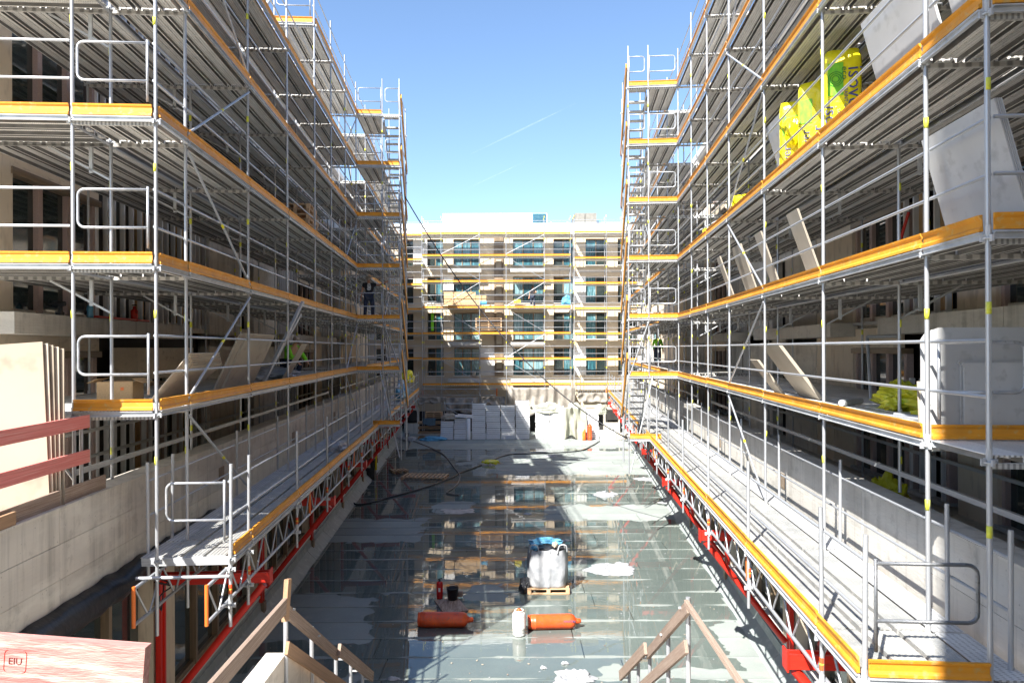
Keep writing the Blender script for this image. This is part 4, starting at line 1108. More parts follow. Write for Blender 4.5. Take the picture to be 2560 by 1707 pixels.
# ------------------------------------------------------------------ big bag on its pallet
p = floor_at(1369, 1487)
pallet(Matrix.Translation((p.x, p.y + .45, RZ + .02)), 'wooden pallet under the big white bag', 1.12, .9)
def bigbag():
    import bmesh
    n = 18; lv_ = 16; W, Dp, Ht = 1.06, .9, 1.0; V = []; F = []
    base = Vector((p.x, p.y + .45, RZ + .165))
    per = []
    for k in range(4 * n):
        s_, t = divmod(k, n); t = t / n
        q = [(-.5 + t, -.5), (.5, -.5 + t), (.5 - t, .5), (-.5, .5 - t)][s_]
        rr = (q[0] ** 4 + q[1] ** 4) ** .25; sc_ = .5 / max(rr, 1e-6) * .92 if rr > .5 else 1
        per.append((q[0] * min(1, sc_), q[1] * min(1, sc_)))
    for j in range(lv_ + 1):
        u = j / lv_; bul = 1 + .07 * math.sin(u * PI) - .02 * u
        for k, (a, b_) in enumerate(per):
            nn = mnoise.noise(Vector((a * 4, b_ * 4, u * 3))) * .05 + mnoise.noise(Vector((a * 12, b_ * 12, u * 4))) * .02
            hh = Ht * u
            if u > .9: hh += .08 * mnoise.noise(Vector((a * 5, b_ * 5, 7)))
            V.append(base + Vector((a * W * (bul + nn), b_ * Dp * (bul + nn), hh)))
    m = 4 * n
    for j in range(lv_):
        for k in range(m): l = (k + 1) % m; F.append((j * m + k, j * m + l, (j + 1) * m + l, (j + 1) * m + k))
    F.append(tuple(range(m))[::-1])
    T = Thing('big_bag', 'tall white woven bag of waste with blue film on top, standing on a pallet', 'bag', WORLD, base)
    T.add('sack', mk('sack', V, F, whitef, True))
    # contents mound
    def mound(name, mm, cx, cy, dx, dy, dz, seed, hz):
        bm = bmesh.new(); bmesh.ops.create_icosphere(bm, subdivisions=4, radius=1)
        for v_ in bm.verts:
            q = v_.co.copy(); a = 1 + .35 * mnoise.noise(q * 2 + Vector((seed, 0, 0))) + .15 * mnoise.noise(q * 6)
            v_.co = Vector((q.x * dx * a, q.y * dy * a, q.z * dz * a))
        me = D.meshes.new(name); bm.to_mesh(me); bm.free(); me.materials.append(mm)
        T.add(name, me, Matrix.Translation(base + Vector((cx, cy, hz))))
    mound('waste', black, 0, 0, .46, .38, .14, 1, .93)
    mound('blue_sheet', bluet, -.05, .2, .42, .2, .10, 4, 1.08)
    mound('blue_sheet', bluet, -.36, -.1, .12, .22, .09, 9, 1.02)
    mound('cardboard_piece', boardb, .2, -.05, .08, .22, .05, 6, 1.07)
    for sx_ in (-1, 1):
        pts = [base + Vector((sx_ * .5, -.4, .95)), base + Vector((sx_ * .47, -.42, 1.14)), base + Vector((sx_ * .30, -.40, 1.13)), base + Vector((sx_ * .24, -.44, .92))]
        T.add('strap', mk('strap', *pipe_vf(smoothpts(pts, 4), .018), whitef, True))
    T.done()
bigbag()
crumple('rubbish_bag', (p.x - .62, p.y + .35, RZ + .02), (.28, .6, .38), black, 'black rubbish bag squeezed behind the white bag pallet', 'bag', 41)

# flat plastic sheets lying on the roof
def flat_sheet(px, py, wx, wy, label, m=whitef, seed=0, hh=.12, cat='plastic sheet'):
    c = floor_at(px, py); n = 44; V = []; F = []
    for i in range(n + 1):
        for j in range(n + 1):
            a = i / n * 2 - 1; b_ = j / n * 2 - 1; r = math.hypot(a, b_); ang = math.atan2(b_, a)
            # square to disc
            k = max(abs(a), abs(b_)) / r if r > 0 else 0
            aa, bb_ = a * k, b_ * k
            rr = 1 + .55 * mnoise.noise(Vector((math.cos(ang) * 1.5, math.sin(ang) * 1.5, seed))) + .2 * mnoise.noise(Vector((math.cos(ang) * 4, math.sin(ang) * 4, seed)))
            x, y = aa * wx / 2 * rr, bb_ * wy / 2 * rr
            ed = 1 - max(abs(a), abs(b_)) ** 3
            h = .02 + (.6 * hh * abs(mnoise.noise(Vector((x * 2.2 + y, y * 3.4, seed)))) + .35 * hh * (1 - min(1, 5 * abs(mnoise.noise(Vector((x * 3.5, y * 4 + x, seed + 5)))))) + .25 * hh * abs(mnoise.noise(Vector((x * 9, y * 11, seed))))) * ed
            V.append((x, y, h))
    for i in range(n):
        for j in range(n): a = i * (n + 1) + j; F.append((a, a + n + 1, a + n + 2, a + 1))
    o = solo('plastic_sheet' if m is whitef else 'debris', mk('sheet', V, F, m, True), Matrix.Translation((c.x, c.y, RZ)), label, cat)
    md = o.modifiers.new('solid', 'SOLIDIFY'); md.thickness = .008
flat_sheet(1530, 1424, 1.5, 1.2, 'large white plastic sheet spread on the roof right of the big bag', seed=1, hh=.2)
flat_sheet(1512, 1238, 1.0, .9, 'white plastic sheet on the wet roof, middle of the three on the right', seed=2, hh=.3)
flat_sheet(1612, 1198, 1.2, .8, 'farthest white plastic sheet lying by the right girder', seed=3)
flat_sheet(1670, 1257, 1.0, .45, 'narrow white plastic sheet lying close to the right upstand', seed=4)
flat_sheet(1428, 1696, .95, .6, 'crumpled cream plastic sheet at the near edge of the roof', seed=5, hh=.25)
flat_sheet(1376, 1141, 1.0, .5, 'blue and white film scrap beside the black hose', seed=6)
flat_sheet(1144, 1278, 1.3, 1.0, 'pale felt offcut lying in the puddle in the shade', seed=7, hh=.03)
flat_sheet(1355, 1671, .17, .1, 'small cream scrap on the near roof, left one', seed=8)
flat_sheet(1408, 1661, .15, .07, 'small white scrap on the near roof, right one', seed=9)
flat_sheet(982, 1699, .3, .12, 'small pink paper scrap at the lower left of the roof', seed=10)
flat_sheet(1222, 1160, 1.3, 1.1, 'heap of yellow and white strapping waste beside the hose', m=boardb, seed=11, hh=.4, cat='debris')
crumple('strapping_waste', floor_at(1225, 1160), (1.0, .8, .3), crump, 'bright yellow strapping lump on the waste heap by the hose', 'waste', 51, sub=3)
for i, (x, y) in enumerate(((1296, 1273), (1318, 1285), (1412, 1352))):
    flat_sheet(x, y, .35, .2, ['first', 'second', 'third'][i] + ' tiny white scrap floating between the pallets and the bag', seed=20 + i)
# litter of tiny specks
b = MB()
for k in range(420):
    z = 13.2 + 34 * rnd.random() ** 1.6; x = rnd.uniform(xl(z) + .5, xr(z) - .5); s_ = rnd.uniform(.008, .03)
    b.box((x, z, .02), (s_, s_ * rnd.uniform(.5, 2), .008), rnd.choice((whitef, board, woodv)), Matrix.Rotation(rnd.random() * 3, 4, 'Z'))
solo('litter', b.mesh('litter'), Matrix.Translation((0, 0, RZ)), 'tiny scraps of litter scattered over the wet roof', 'litter', kind='stuff')

# hoses
def hose(pts, r, m, label, name='hose', lift=.05):
    P = [floor_at(*q) + Vector((0, 0, lift)) for q in pts]
    return solo(name, mk('hose', *pipe_vf(smoothpts(P, 8), r, 8), m, True), Matrix(), label, 'hose')
hose([(863, 1246), (880, 1258), (896, 1264), (936, 1257), (960, 1249), (1018, 1233.6), (1076, 1216), (1134, 1193), (1146, 1185), (1192, 1168), (1231, 1152), (1254, 1142.6), (1285, 1136.8), (1347, 1135), (1444, 1129), (1479, 1115.5), (1498, 1104)], .034, black, 'thick black hose winding right across the wet roof')
greyh = mat('grey_hose', (.20, .18, .16), (.14, .12, .11), rough=.5)
hose([(1018, 1098), (1076, 1121), (1110, 1140), (1134, 1170), (1147, 1187), (1146, 1204), (1134, 1220), (1115, 1233), (1130, 1238), (1146, 1240)], .03, greyh, 'grey brown hose curling down from the far left corner')
hose([(1019, 1100), (1025, 1110), (1015, 1124), (1000, 1136), (965, 1149), (940, 1151)], .03, greyh, 'thin grey hose running to the black bin')
# diagonal cable between the towers
a = Vector((-4.2, 28.0, 6.0)); bb_ = Vector((3.95, 24.3, -3.1)); P = []
for k in range(31): t = k / 30; q = a.lerp(bb_, t); q.z -= 4 * 1.25 * t * (1 - t); P.append(q)
solo('cable', mk('cable', *pipe_vf(P, .022, 6), black, True), Matrix(), 'thick black cable slung diagonally from the left tower down to the right tower', 'cable')

# black bin by the left girder
p = floor_at(925, 1197)
T = Thing('wheelie_bin', 'black rubbish bin standing by the left wall under the catwalk', 'bin', WORLD, (p.x, p.y, RZ))
T.box('body', black, (p.x, p.y, RZ + .48), (.5, .55, .9)); T.box('lid', black, (p.x, p.y, RZ + .96), (.56, .6, .06))
T.tube('wheel', black, (p.x - .25, p.y + .25, RZ + .1), (p.x + .25, p.y + .25, RZ + .1), .1, 12)
T.box('notice', gasw, (p.x - .02, p.y - .28, RZ + .7), (.14, .01, .18)); T.box('tape_strip', yel, (p.x + .30, p.y - .1, RZ + .85), (.08, .08, .75)); T.done()

# ------------------------------------------------------------------ boards leaning on the scaffold decks
def leaning(S, z0, z1, hd, H, n, vb, vt, label, m=board, th=.0125, step=.0, name='board_stack'):
    T = Thing(name, label, 'boards', S.F, S.P(S.om + vb, S.Y(S.om, z0), hd))
    ya, yb = S.Y(S.om, z0), S.Y(S.om, z1)
    for k in range(n):
        g = k * (th + .006); hk = H - step * k * .5; sh_ = k * step
        p0 = S.P(S.om + vb + g, 0, hd + .01); p1 = S.P(S.om + vt + g, 0, hd + hk)
        d = (p1 - p0); c = (p0 + p1) / 2; ang = math.atan2(d.x, d.z)
        M = Matrix.Translation((c.x, (ya + yb) / 2 + sh_, c.z)) @ Matrix.Rotation(ang, 4, 'Y') @ Matrix.Diagonal((th, yb - ya, d.length, 1))
        T.add('board', unit_box(m), M)
    T.done()
dk = LS.deck; LN = LS
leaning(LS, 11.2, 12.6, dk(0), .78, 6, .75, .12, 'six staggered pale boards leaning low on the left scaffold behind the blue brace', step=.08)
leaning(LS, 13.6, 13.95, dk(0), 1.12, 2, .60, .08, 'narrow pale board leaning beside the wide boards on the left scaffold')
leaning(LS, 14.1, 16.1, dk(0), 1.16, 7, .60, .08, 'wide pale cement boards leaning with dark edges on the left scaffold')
leaning(LS, 18.6, 19.3, dk(0), .98, 1, .6, .05, 'single narrow pale board leaning near the green vest worker')
T = Thing('metal_profile', 'grey metal profile leaning over the rail of the left scaffold', 'profile', LS.F, LS.P(LS.om, 17, dk(0)))
T.bar('channel', galv2, LS.P(LS.om + .4, LS.Y(4.2, 16.2), dk(0)), LS.P(LS.om - .25, LS.Y(4.2, 17.4), dk(0) + 2.0), .08, .05)
T.bar('channel', galv2, LS.P(LS.om + .45, LS.Y(4.2, 16.3), dk(0)), LS.P(LS.om - .2, LS.Y(4.2, 17.4), dk(0) + 1.7), .06, .05); T.done()
dr = RS.deck
leaning(RS, 7.75, 9.35, dr(2), 1.22, 2, .42, .10, 'large grey board leaning on the upper right scaffold, left of two', m=greyb)
leaning(RS, 6.2, 7.5, dr(2), 1.25, 3, .42, .10, 'grey board leaning on the upper right scaffold at its near end', m=greyb)
leaning(RS, 6.42, 7.75, dr(1), 1.22, 4, .42, .10, 'large grey boards leaning at the near end of the middle right deck', m=greyb)
leaning(RS, 13.0, 13.9, dr(2), 1.25, 1, .50, .10, 'pale board leaning behind a post on the upper right scaffold', m=greyb)
for z0, z1, lab in ((18.2, 18.6, 'narrow pale boards leaning farthest along the middle right deck'), (16.0, 16.9, 'pale wide board leaning behind the diagonal brace on the right'),
                    (14.3, 14.8, 'tilted narrow pale board between two posts on the middle right deck'), (12.0, 12.6, 'pale stacked boards leaning nearest on the middle right deck')):
    leaning(RS, z0, z1, dr(1), 1.32, 2, .55, .1, lab, m=boardb)
leaning(RS, 13.1, 14.3, dr(0), 1.05, 4, .85, .08, 'pale boards leaning steeply on the lowest right deck behind the brace', m=boardb)
leaning(RS, 14.5, 15.1, dr(0), .72, 3, .6, .08, 'low short boards leaning behind the steep pale boards', m=boardb)
# boards standing across the near end of the right deck
T = Thing('board_stack', 'big grey boards standing upright behind the near orange toe board on the right', 'boards', RS.F, RS.P(5, RS.ys[1], dr(0)))
def cut_board(W, Hh, ch, m):
    th = .016; pr = [(0, 0), (W, 0), (W, Hh), (ch, Hh), (ch * .55, Hh - ch * .18), (ch * .2, Hh - ch * .7), (.03, Hh - ch * 1.6)]
    vv = [(x, y, z) for y in (-th / 2, th / 2) for x, z in pr]; n_ = len(pr)
    return mk('cut_board', vv, [tuple(range(n_)), tuple(range(n_, 2 * n_))[::-1]] + [((i_ + 1) % n_, i_, n_ + i_, n_ + (i_ + 1) % n_) for i_ in range(n_)], m)
for k in range(5):
    W, Hh, x0 = ((2.0, .80, .42), (2.3, .82, .40), (2.6, 1.18, .08), (2.6, 1.17, .10), (2.6, 1.16, .05))[k]
    T.add('board', cut_board(W, Hh, .03 if k < 2 else .16, greyb), Matrix.Translation(RS.P(RS.om + x0, RS.ys[1] + .10 + k * .035, dr(0) + .005)) @ Matrix.Rotation(R(-4), 4, 'X'))
T.add('board', unit_box(board), Matrix.Translation(RS.P(RS.om + .30, RS.ys[1] + .30, dr(0) + .30)) @ Matrix.Rotation(R(-5), 4, 'X') @ Matrix.Diagonal((.5, .014, .6, 1)))
T.done()
# near left stack on the parapet
T = Thing('board_stack', 'tall pale cement boards leaning at the left edge behind the red rails', 'boards', WORLD, (-6.1, 9.1, -2))
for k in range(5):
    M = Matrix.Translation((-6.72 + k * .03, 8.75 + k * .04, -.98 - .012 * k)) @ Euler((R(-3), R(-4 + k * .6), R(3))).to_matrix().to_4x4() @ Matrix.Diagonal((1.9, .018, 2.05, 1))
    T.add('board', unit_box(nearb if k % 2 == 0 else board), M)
T.done()

# pallets stacked on the left upper deck
for k in range(7):
    c = LS.P(LS.om + .62, LS.Y(LS.om, 20.9), dk(2) + k * .145)
    pallet(Matrix.Translation(c) @ Matrix.Rotation(PI / 2 + rnd.uniform(-.05, .05), 4, 'Z'), ORD[k] + ' pallet from the bottom in the stack on the upper left scaffold deck', 1.15, .8, 'pallets stacked on the left scaffold', F=LS.F)
# things on the left balcony slab: drill, blue bottle, red bar
bx = LS.om + 2.85; by = lambda z: LS.Y(LS.om, z)
def thing_L(name, label, cat, c): return Thing(name, label, cat, LS.F, c)
c = LS.P(bx, by(12.6), .60); T = thing_L('cordless_drill', 'dark cordless drill standing on the left balcony slab', 'drill', c)
T.box('battery', black, c + Vector((0, 0, .035)), (.09, .12, .07)); T.box('grip', black, c + Vector((0, 0, .12)), (.045, .055, .12))
T.tube('motor', black, c + Vector((-.12, 0, .21)), c + Vector((.09, 0, .21)), .042); T.tube('chuck', black, c + Vector((-.20, 0, .21)), c + Vector((-.12, 0, .21)), .024); T.done()
c = LS.P(bx, by(13.6), .60); T = thing_L('water_bottle', 'blue water bottle standing on the left balcony slab', 'bottle', c)
T.add('body', mk('bottle', *lathe_vf([(.001, 0), (.055, 0), (.06, .05), (.05, .12), (.06, .17), (.055, .22), (.02, .27), (.001, .27)], 14), bluet, True), Matrix.Translation(c))
T.tube('lid', ink, c + Vector((0, 0, .27)), c + Vector((0, 0, .30)), .02); T.done()
c = LS.P(bx, by(15.4), .60); T = thing_L('canister', 'small red canister on the left balcony slab', 'canister', c)
T.add('body', mk('can', *lathe_vf([(.001, 0), (.07, 0), (.07, .24), (.03, .28), (.03, .33), (.001, .33)], 14), redp, True), Matrix.Translation(c)); T.box('handle', black, c + Vector((0, 0, .36)), (.1, .02, .02)); T.done()
solo('wood_strip', unit_box(redp), Matrix.Translation(LS.P(bx, by(14.9), .64)) @ Matrix.Diagonal((.12, 2.2, .04, 1)), 'red timber strip lying on the left balcony slab', 'timber', F=LS.F)
c = LS.P(LS.om + 1.5, by(11.9), dk(0)); T = thing_L('cardboard_box', 'battered brown cardboard box on the lowest left deck', 'box', c)
for dx, dy, wx, wy in ((-.28, 0, .01, .4), (.28, 0, .01, .4), (0, -.2, .55, .01), (0, .2, .55, .01)): T.box('side', osb, c + Vector((dx, dy, .16)), (wx, wy, .31))
T.box('base', osb, c + Vector((0, 0, .008)), (.55, .39, .012))
for sg in (-1, 1): T.box('flap', osb, c + Vector((sg * .36, 0, .33)), (.18, .38, .008), Matrix.Rotation(sg * .4, 4, 'Y'))
T.box('print', orgp, c + Vector((.12, -.206, .2)), (.05, .004, .05)); T.done()
crumple('plastic_sheet', LS.P(LS.om + 1.3, by(19.8), dk(0)), (1.6, 2.2, .35), whitef, 'crumpled grey plastic sheeting on the lowest left deck near the tower', 'plastic sheet', 62, F=LS.F)
crumple('plastic_sheet', LS.P(LS.oc + .35, by(20.2), LS.deck(-1) - .08), (.5, .8, .3), whitef, 'crumpled white plastic bag lying on the left catwalk', 'plastic sheet', 63, F=LS.F)
crumple('rubble_sack', LS.P(LS.oc + .3, by(40.5), LS.deck(-1) - .08), (.7, 3.0, 1.1), bluet, 'blue and white sacks heaped on the far left catwalk', 'sack', 64, F=LS.F)
crumple('plastic_sack', LS.P(LS.oc + .4, by(45.5), LS.deck(-1) + .7), (.8, 1.0, .8), yel, 'yellow sack heaped on the far end of the left catwalk', 'sack', 65, F=LS.F)
for i, (z, v_, d) in enumerate(((17.5, 2.0, (1, 1.2, .4)), (24, 1.6, (.9, 1.2, .5)))):
    crumple('rubble_sack', LS.P(LS.om + v_, by(z), -3.05), d, tarpm, ['near', 'far'][i] + ' dark rubble sack on the terrace behind the left parapet', 'sack', 70 + i, F=LS.F)
# right deck litter
yr = lambda z: RS.Y(RS.om, z)
crumple('film_bag', RS.P(RS.om + 1.75, yr(10.2), dr(0)), (.8, 1.2, .34), crump, 'crumpled yellow green film heap on the lowest right deck', 'film', 81, F=RS.F, amp=.9, sub=5)
crumple('film_bag', RS.P(RS.om + 1.5, yr(11.2), dr(0)), (.7, .9, .36), crump, 'crumpled green film heap beside the yellow one on the right deck', 'film', 82, F=RS.F, amp=.9, sub=5)
crumple('film_bag', RS.P(RS.om + 1.8, yr(12.6), -3.05), (.6, .7, .7), crump, 'yellow film heap in the dark below the lowest right deck', 'film', 83, F=RS.F, amp=.8, sub=5)
for i, (v_, z, L, r) in enumerate(((.75, 9.9, 1.6, .03), (.9, 9.6, 1.9, .025), (.5, 10.0, 1.3, .02))):
    solo('scaffold_tube', unit_tube(galv), tubeM(RS.P(RS.om + v_, yr(z), dr(0) + .04), RS.P(RS.om + v_ + .5, yr(z) - L, dr(0) + .04), r), ['thick', 'long', 'thin'][i] + ' loose tube lying on the near end of the lowest right deck', 'tube', F=RS.F)
solo('pipe', unit_tube(galv, 12), tubeM(RS.P(RS.om + 1.2, yr(12.2), dr(0) + .06), RS.P(RS.om + .7, yr(11.7), dr(0) + .06), .055), 'short grey pipe lying on the lowest right deck', 'pipe', F=RS.F)
T = Thing('scaffold_tube', 'two loose tubes with an orange end sticking in at the right edge', 'tube', RS.F, RS.P(5.2, 6.6, 0))
T.tube('tube', galv, RS.P(RS.om + .62, yr(6.3), .43), RS.P(RS.om + 2.2, yr(6.3), .45), .028); T.tube('tube', galv, RS.P(RS.om + .64, yr(6.3), -.52), RS.P(RS.om + 2.2, yr(6.3), -.53), .028)
T.tube('painted_end', orgp, RS.P(RS.om + .63, yr(6.3), -.52), RS.P(RS.om + .75, yr(6.3), -.52), .0285); T.done()
T = Thing('steel_prop', 'thin grey adjustable prop leaning on the lowest right deck', 'prop', RS.F, RS.P(6, 15, 0))
T.tube('tube', galv, RS.P(RS.om + 1.7, yr(13.0), dr(0)), RS.P(RS.om + 2.0, yr(13.9), .2), .03); T.tube('arm', galv, RS.P(RS.om + 2.0, yr(13.9), .2), RS.P(RS.om + 2.3, yr(13.3), .2), .03); T.done()
solo('steel_prop', unit_tube(redp), tubeM(RS.P(RS.om + 2.9, yr(15.2), dr(1) + .1), RS.P(RS.om + 3.1, yr(14.6), dr(2) - .3), .03), 'red steel prop leaning by the dark window on the right', 'prop', F=RS.F)

# ------------------------------------------------------------------ insulation rolls with print
def ins_pack(S, v_, z, h, H, W, Dp, label, texts, lean=0, rot=0, crumpled=False):
    base = S.P(S.om + v_, S.Y(S.om, z), h)
    T = Thing('insulation_roll', label, 'insulation', S.F @ Matrix.Translation(base) @ Matrix.Rotation(rot, 4, 'Z') @ Matrix.Rotation(lean, 4, 'X'), (0, 0, 0))
    n = 12; per = []
    for k in range(40):
        a = 2 * PI * k / 40; c, s_ = math.cos(a), math.sin(a); e = .35
        per.append((abs(c) ** e * (1 if c > 0 else -1) * W / 2, abs(s_) ** e * (1 if s_ > 0 else -1) * Dp / 2))
    V = []; F = []
    for j in range(n + 1):
        u = j / n; k_ = 1 - .12 * max(0, (u - .93) / .07) ** 2 - .1 * max(0, (.06 - u) / .06) ** 2
        for i, (x, y) in enumerate(per):
            k2 = k_ * (1 + .025 * mnoise.noise(Vector((x * 5, y * 5, u * 7 + z)))); V.append((x * k2, y * k2, H * u + (.03 * mnoise.noise(Vector((x * 6, y * 6, z))) if u > .99 else 0)))
    m = 40
    for j in range(n):
        for i in range(m): l = (i + 1) % m; F.append((j * m + i, j * m + l, (j + 1) * m + l, (j + 1) * m + i))
    F += [tuple(range(m))[::-1], tuple(range(n * m, n * m + m))]
    T.add('wrap', mk('wrap', V, F, yel, True))
    for tx, m_, size, x, zz, flip in texts:
        if tx == 'GREEN': T.box('green_panel', grn, (x, -Dp / 2 + .001, zz), (size[0], .03, size[1])); continue
        if tx == 'LOGO':
            for rr in (.05, .08, .11): T.add('print_ring', mk('ring', *pipe_vf([(rr * math.cos(a), 0, rr * math.sin(a)) for a in [2 * PI * q / 20 for q in range(20)]], .005, 4, True), m_), Matrix.Translation((x, -Dp / 2 - .018, zz)))
            continue
        T.add('lettering', text_mesh(tx, size, m_), Matrix.Translation((x, -Dp / 2 - .016, zz)) @ Euler((R(90), R(90 if flip else -90), 0)).to_matrix().to_4x4())
    T.done()
dgr = mat('dark_green_ink', (.05, .22, .03), rough=.5)
tx1 = [('GREEN', None, (.22, .5), -.10, 1.12, 0), ('LOGO', dgr, .1, -.10, 1.12, 0), ('isover', ink, .30, .17, .92, 1), ('SAINT-GOBAIN', ink, .075, .045, .70, 1), ('isover', ink, .26, -.17, .40, 1), ('SAINT-GOBAIN', ink, .07, -.06, .42, 1), ('eco', dgr, .14, .03, 1.2, 1)]
ins_pack(RS, .55, 11.25, dr(2), 1.58, .56, .50, 'big yellow wrapped insulation roll with purple print, nearest on the right scaffold', tx1, rot=R(-16))
tx2 = [('GREEN', None, (.20, .4), -.12, .95, 0), ('isover', ink, .24, .06, .40, 0), ('isover', ink, .2, -.12, .40, 0)]
ins_pack(RS, .45, 12.2, dr(2), 1.45, .5, .5, 'second yellow insulation roll behind the biggest on the right scaffold', tx2, rot=R(-20))
tx3 = [('GREEN', None, (.25, .35), -.05, .95, 0), ('isover', ink, .22, -.10, .32, 0), ('isover', ink, .22, -.10, .85, 0)]
ins_pack(RS, .33, 12.95, dr(2), 1.38, .46, .45, 'leftmost yellow insulation roll beside the worker on the right scaffold', tx3, rot=R(-18))
crumple('plastic_knot', RS.P(RS.om + .25, yr(12.7), dr(2) + .75), (.3, .3, .38), yel, 'knotted yellow film tied to the leftmost insulation roll', 'film', 91, F=RS.F, flat=False, sub=3)
ins_pack(RS, .5, 16.9, dr(2), .55, .9, .6, 'yellow insulation pack lying half hidden on the upper right deck', [('GREEN', None, (.5, .2), 0, .3, 0)], rot=R(60))
ins_pack(RS, .5, 21.0, dr(2), .5, .55, .5, 'bright green insulation pack farther along the upper right deck', [('GREEN', None, (.5, .42), 0, .25, 0), ('R', ink, .25, 0, .25, 0)], rot=R(10))

# ------------------------------------------------------------------ people
def skin_obj(name, verts, edges, radii, m, parent, root=0, sub=2, label=None):
    me = D.meshes.new(name); me.from_pydata(verts, edges, []); me.materials.append(m)
    o = D.objects.new(name, me); COL.objects.link(o); o.parent = parent
    sk = o.modifiers.new('skin', 'SKIN'); sk.use_smooth_shade = True
    me.skin_vertices.new() if not me.skin_vertices else None
    for i, r in enumerate(radii): me.skin_vertices[0].data[i].radius = (r, r) if not isinstance(r, tuple) else r
    me.skin_vertices[0].data[root].use_root = True
    sb = o.modifiers.new('sub', 'SUBSURF'); sb.levels = sub; sb.render_levels = sub
    return o
def person(M, label, pose, shirt, trousers, cap=capm, shirt_long=False, print_mark=False):
    """pose: joints in metres, figure faces -y"""
    J = dict(pel=(0, 0, .95), wai=(0, 0, 1.08), che=(0, .01, 1.32), nek=(0, 0, 1.50), hed=(0, -.02, 1.66),
             shl=(-.19, 0, 1.42), ell=(-.27, .03, 1.14), wrl=(-.27, -.08, .90), shr=(.19, 0, 1.42), elr=(.27, .03, 1.14), wrr=(.27, -.08, .90),
             hil=(-.10, 0, .92), knl=(-.12, -.03, .50), anl=(-.12, .02, .09), tol=(-.13, -.13, .04), hir=(.10, 0, .92), knr=(.12, -.03, .50), anr=(.12, .02, .09), tor=(.13, -.13, .04))
    J.update(pose); J = {k: Vector(v) for k, v in J.items()}
    root = D.objects.new('person', None); COL.objects.link(root); root.empty_display_size = .1; root.matrix_world = M
    setp(root, label=label, category='person')
    vs_ = []; es = []; rs = []; idx = {}
    def a(k, r, p=None, pos=None):
        idx[k] = len(vs_); vs_.append(tuple(pos if pos is not None else J[k])); rs.append(r)
        if p: es.append((idx[p], idx[k]))
    a('pel', .13); a('wai', .12, 'pel'); a('che', .135, 'wai'); a('nek', .055, 'che'); 
    up = (J['hed'] - J['nek']).normalized()
    a('jaw', .062, 'nek', J['nek'] + up * .08 + Vector((0, -.015, 0))); a('hed', .088, 'jaw'); a('top', .07, 'hed', J['hed'] + up * .07)
    for s_ in 'lr':
        a('sh' + s_, .062, 'che'); a('el' + s_, .042, 'sh' + s_); a('wr' + s_, .028, 'el' + s_)
        d = (J['wr' + s_] - J['el' + s_]).normalized(); sd = d.cross(Vector((0, 1, 0))).normalized() if abs(d.y) < .9 else Vector((1, 0, 0))
        pm = J['wr' + s_] + d * .07; a('pm' + s_, .034, 'wr' + s_, pm)
        for q in range(4):
            o_ = (q - 1.5) * .02; f1 = pm + d * .045 + sd * o_; f2 = f1 + d * .03 + Vector((0, -.012, 0)); f3 = f2 + d * (.016 if q in (0, 3) else .024) + Vector((0, -.014, 0))
            a(f'f1{s_}{q}', .0095, 'pm' + s_, f1); a(f'f2{s_}{q}', .009, f'f1{s_}{q}', f2); a(f'f3{s_}{q}', .008, f'f2{s_}{q}', f3)
        t1 = pm - d * .02 - sd * .035 + Vector((0, -.01, 0)); a('t1' + s_, .011, 'pm' + s_, t1); a('t2' + s_, .009, 't1' + s_, t1 + d * .04 + Vector((0, -.012, 0)))
        a('hi' + s_, .09, 'pel'); a('kn' + s_, .06, 'hi' + s_); a('an' + s_, .04, 'kn' + s_); a('to' + s_, .035, 'an' + s_)
    body = skin_obj('body', vs_, es, rs, skin, root)
    def sub(name, keys, m, grow, root_k):
        ks = list(keys); vv = [tuple(J[k]) if k in J else keys[k][2] for k in ks]; id2 = {k: i for i, k in enumerate(ks)}
        ee = [(id2[k], id2[keys[k][0]]) for k in ks if keys[k][0]]
        return skin_obj(name, vv, ee, [keys[k][1] + grow for k in ks], m, root, root=id2[root_k])
    sl_ = {'pel': (None, .135), 'wai': ('pel', .13), 'che': ('wai', .15)}
    for s_ in 'lr':
        sl_['sh' + s_] = ('che', .075)
        if shirt_long: sl_['el' + s_] = ('sh' + s_, .052); sl_['wr' + s_] = ('el' + s_, .036)
        else: sl_['hs' + s_] = ('sh' + s_, .062, tuple(J['sh' + s_].lerp(J['el' + s_], .55)))
    sub('shirt', sl_, shirt, .012, 'pel')
    tr = {'pel': (None, .145)}
    for s_ in 'lr': tr['hi' + s_] = ('pel', .10); tr['kn' + s_] = ('hi' + s_, .072); tr['an' + s_] = ('kn' + s_, .055)
    sub('trousers', tr, trousers, .012, 'pel')
    for s_ in 'lr': skin_obj('shoe', [tuple(J['an' + s_] + Vector((0, .02, -.04))), tuple(J['to' + s_])], [(0, 1)], [.055, .048], cloth_b, root, sub=1)
    h = J['hed']
    b = MB(); 
    hv, hf = lathe_vf([(.102, -.01), (.106, .03), (.098, .07), (.07, .105), (.001, .118)], 16)
    Mh = Matrix.Translation(h) @ up.to_track_quat('Z', 'Y').to_matrix().to_4x4()
    b.put((hv, hf), Mh, cap); b.put(box_vf(), Mh @ Matrix.Translation((0, -.12, .0)) @ Matrix.Diagonal((.13, .09, .012, 1)), cap)
    o = D.objects.new('cap', b.mesh('cap', True)); COL.objects.link(o); o.parent = root
    # face: nose, eyes, mouth, ears
    b = MB(); b.put(box_vf(), Mh @ Matrix.Translation((0, -.098, -.045)) @ Matrix.Rotation(R(20), 4, 'X') @ Matrix.Diagonal((.024, .03, .04, 1)), skin)
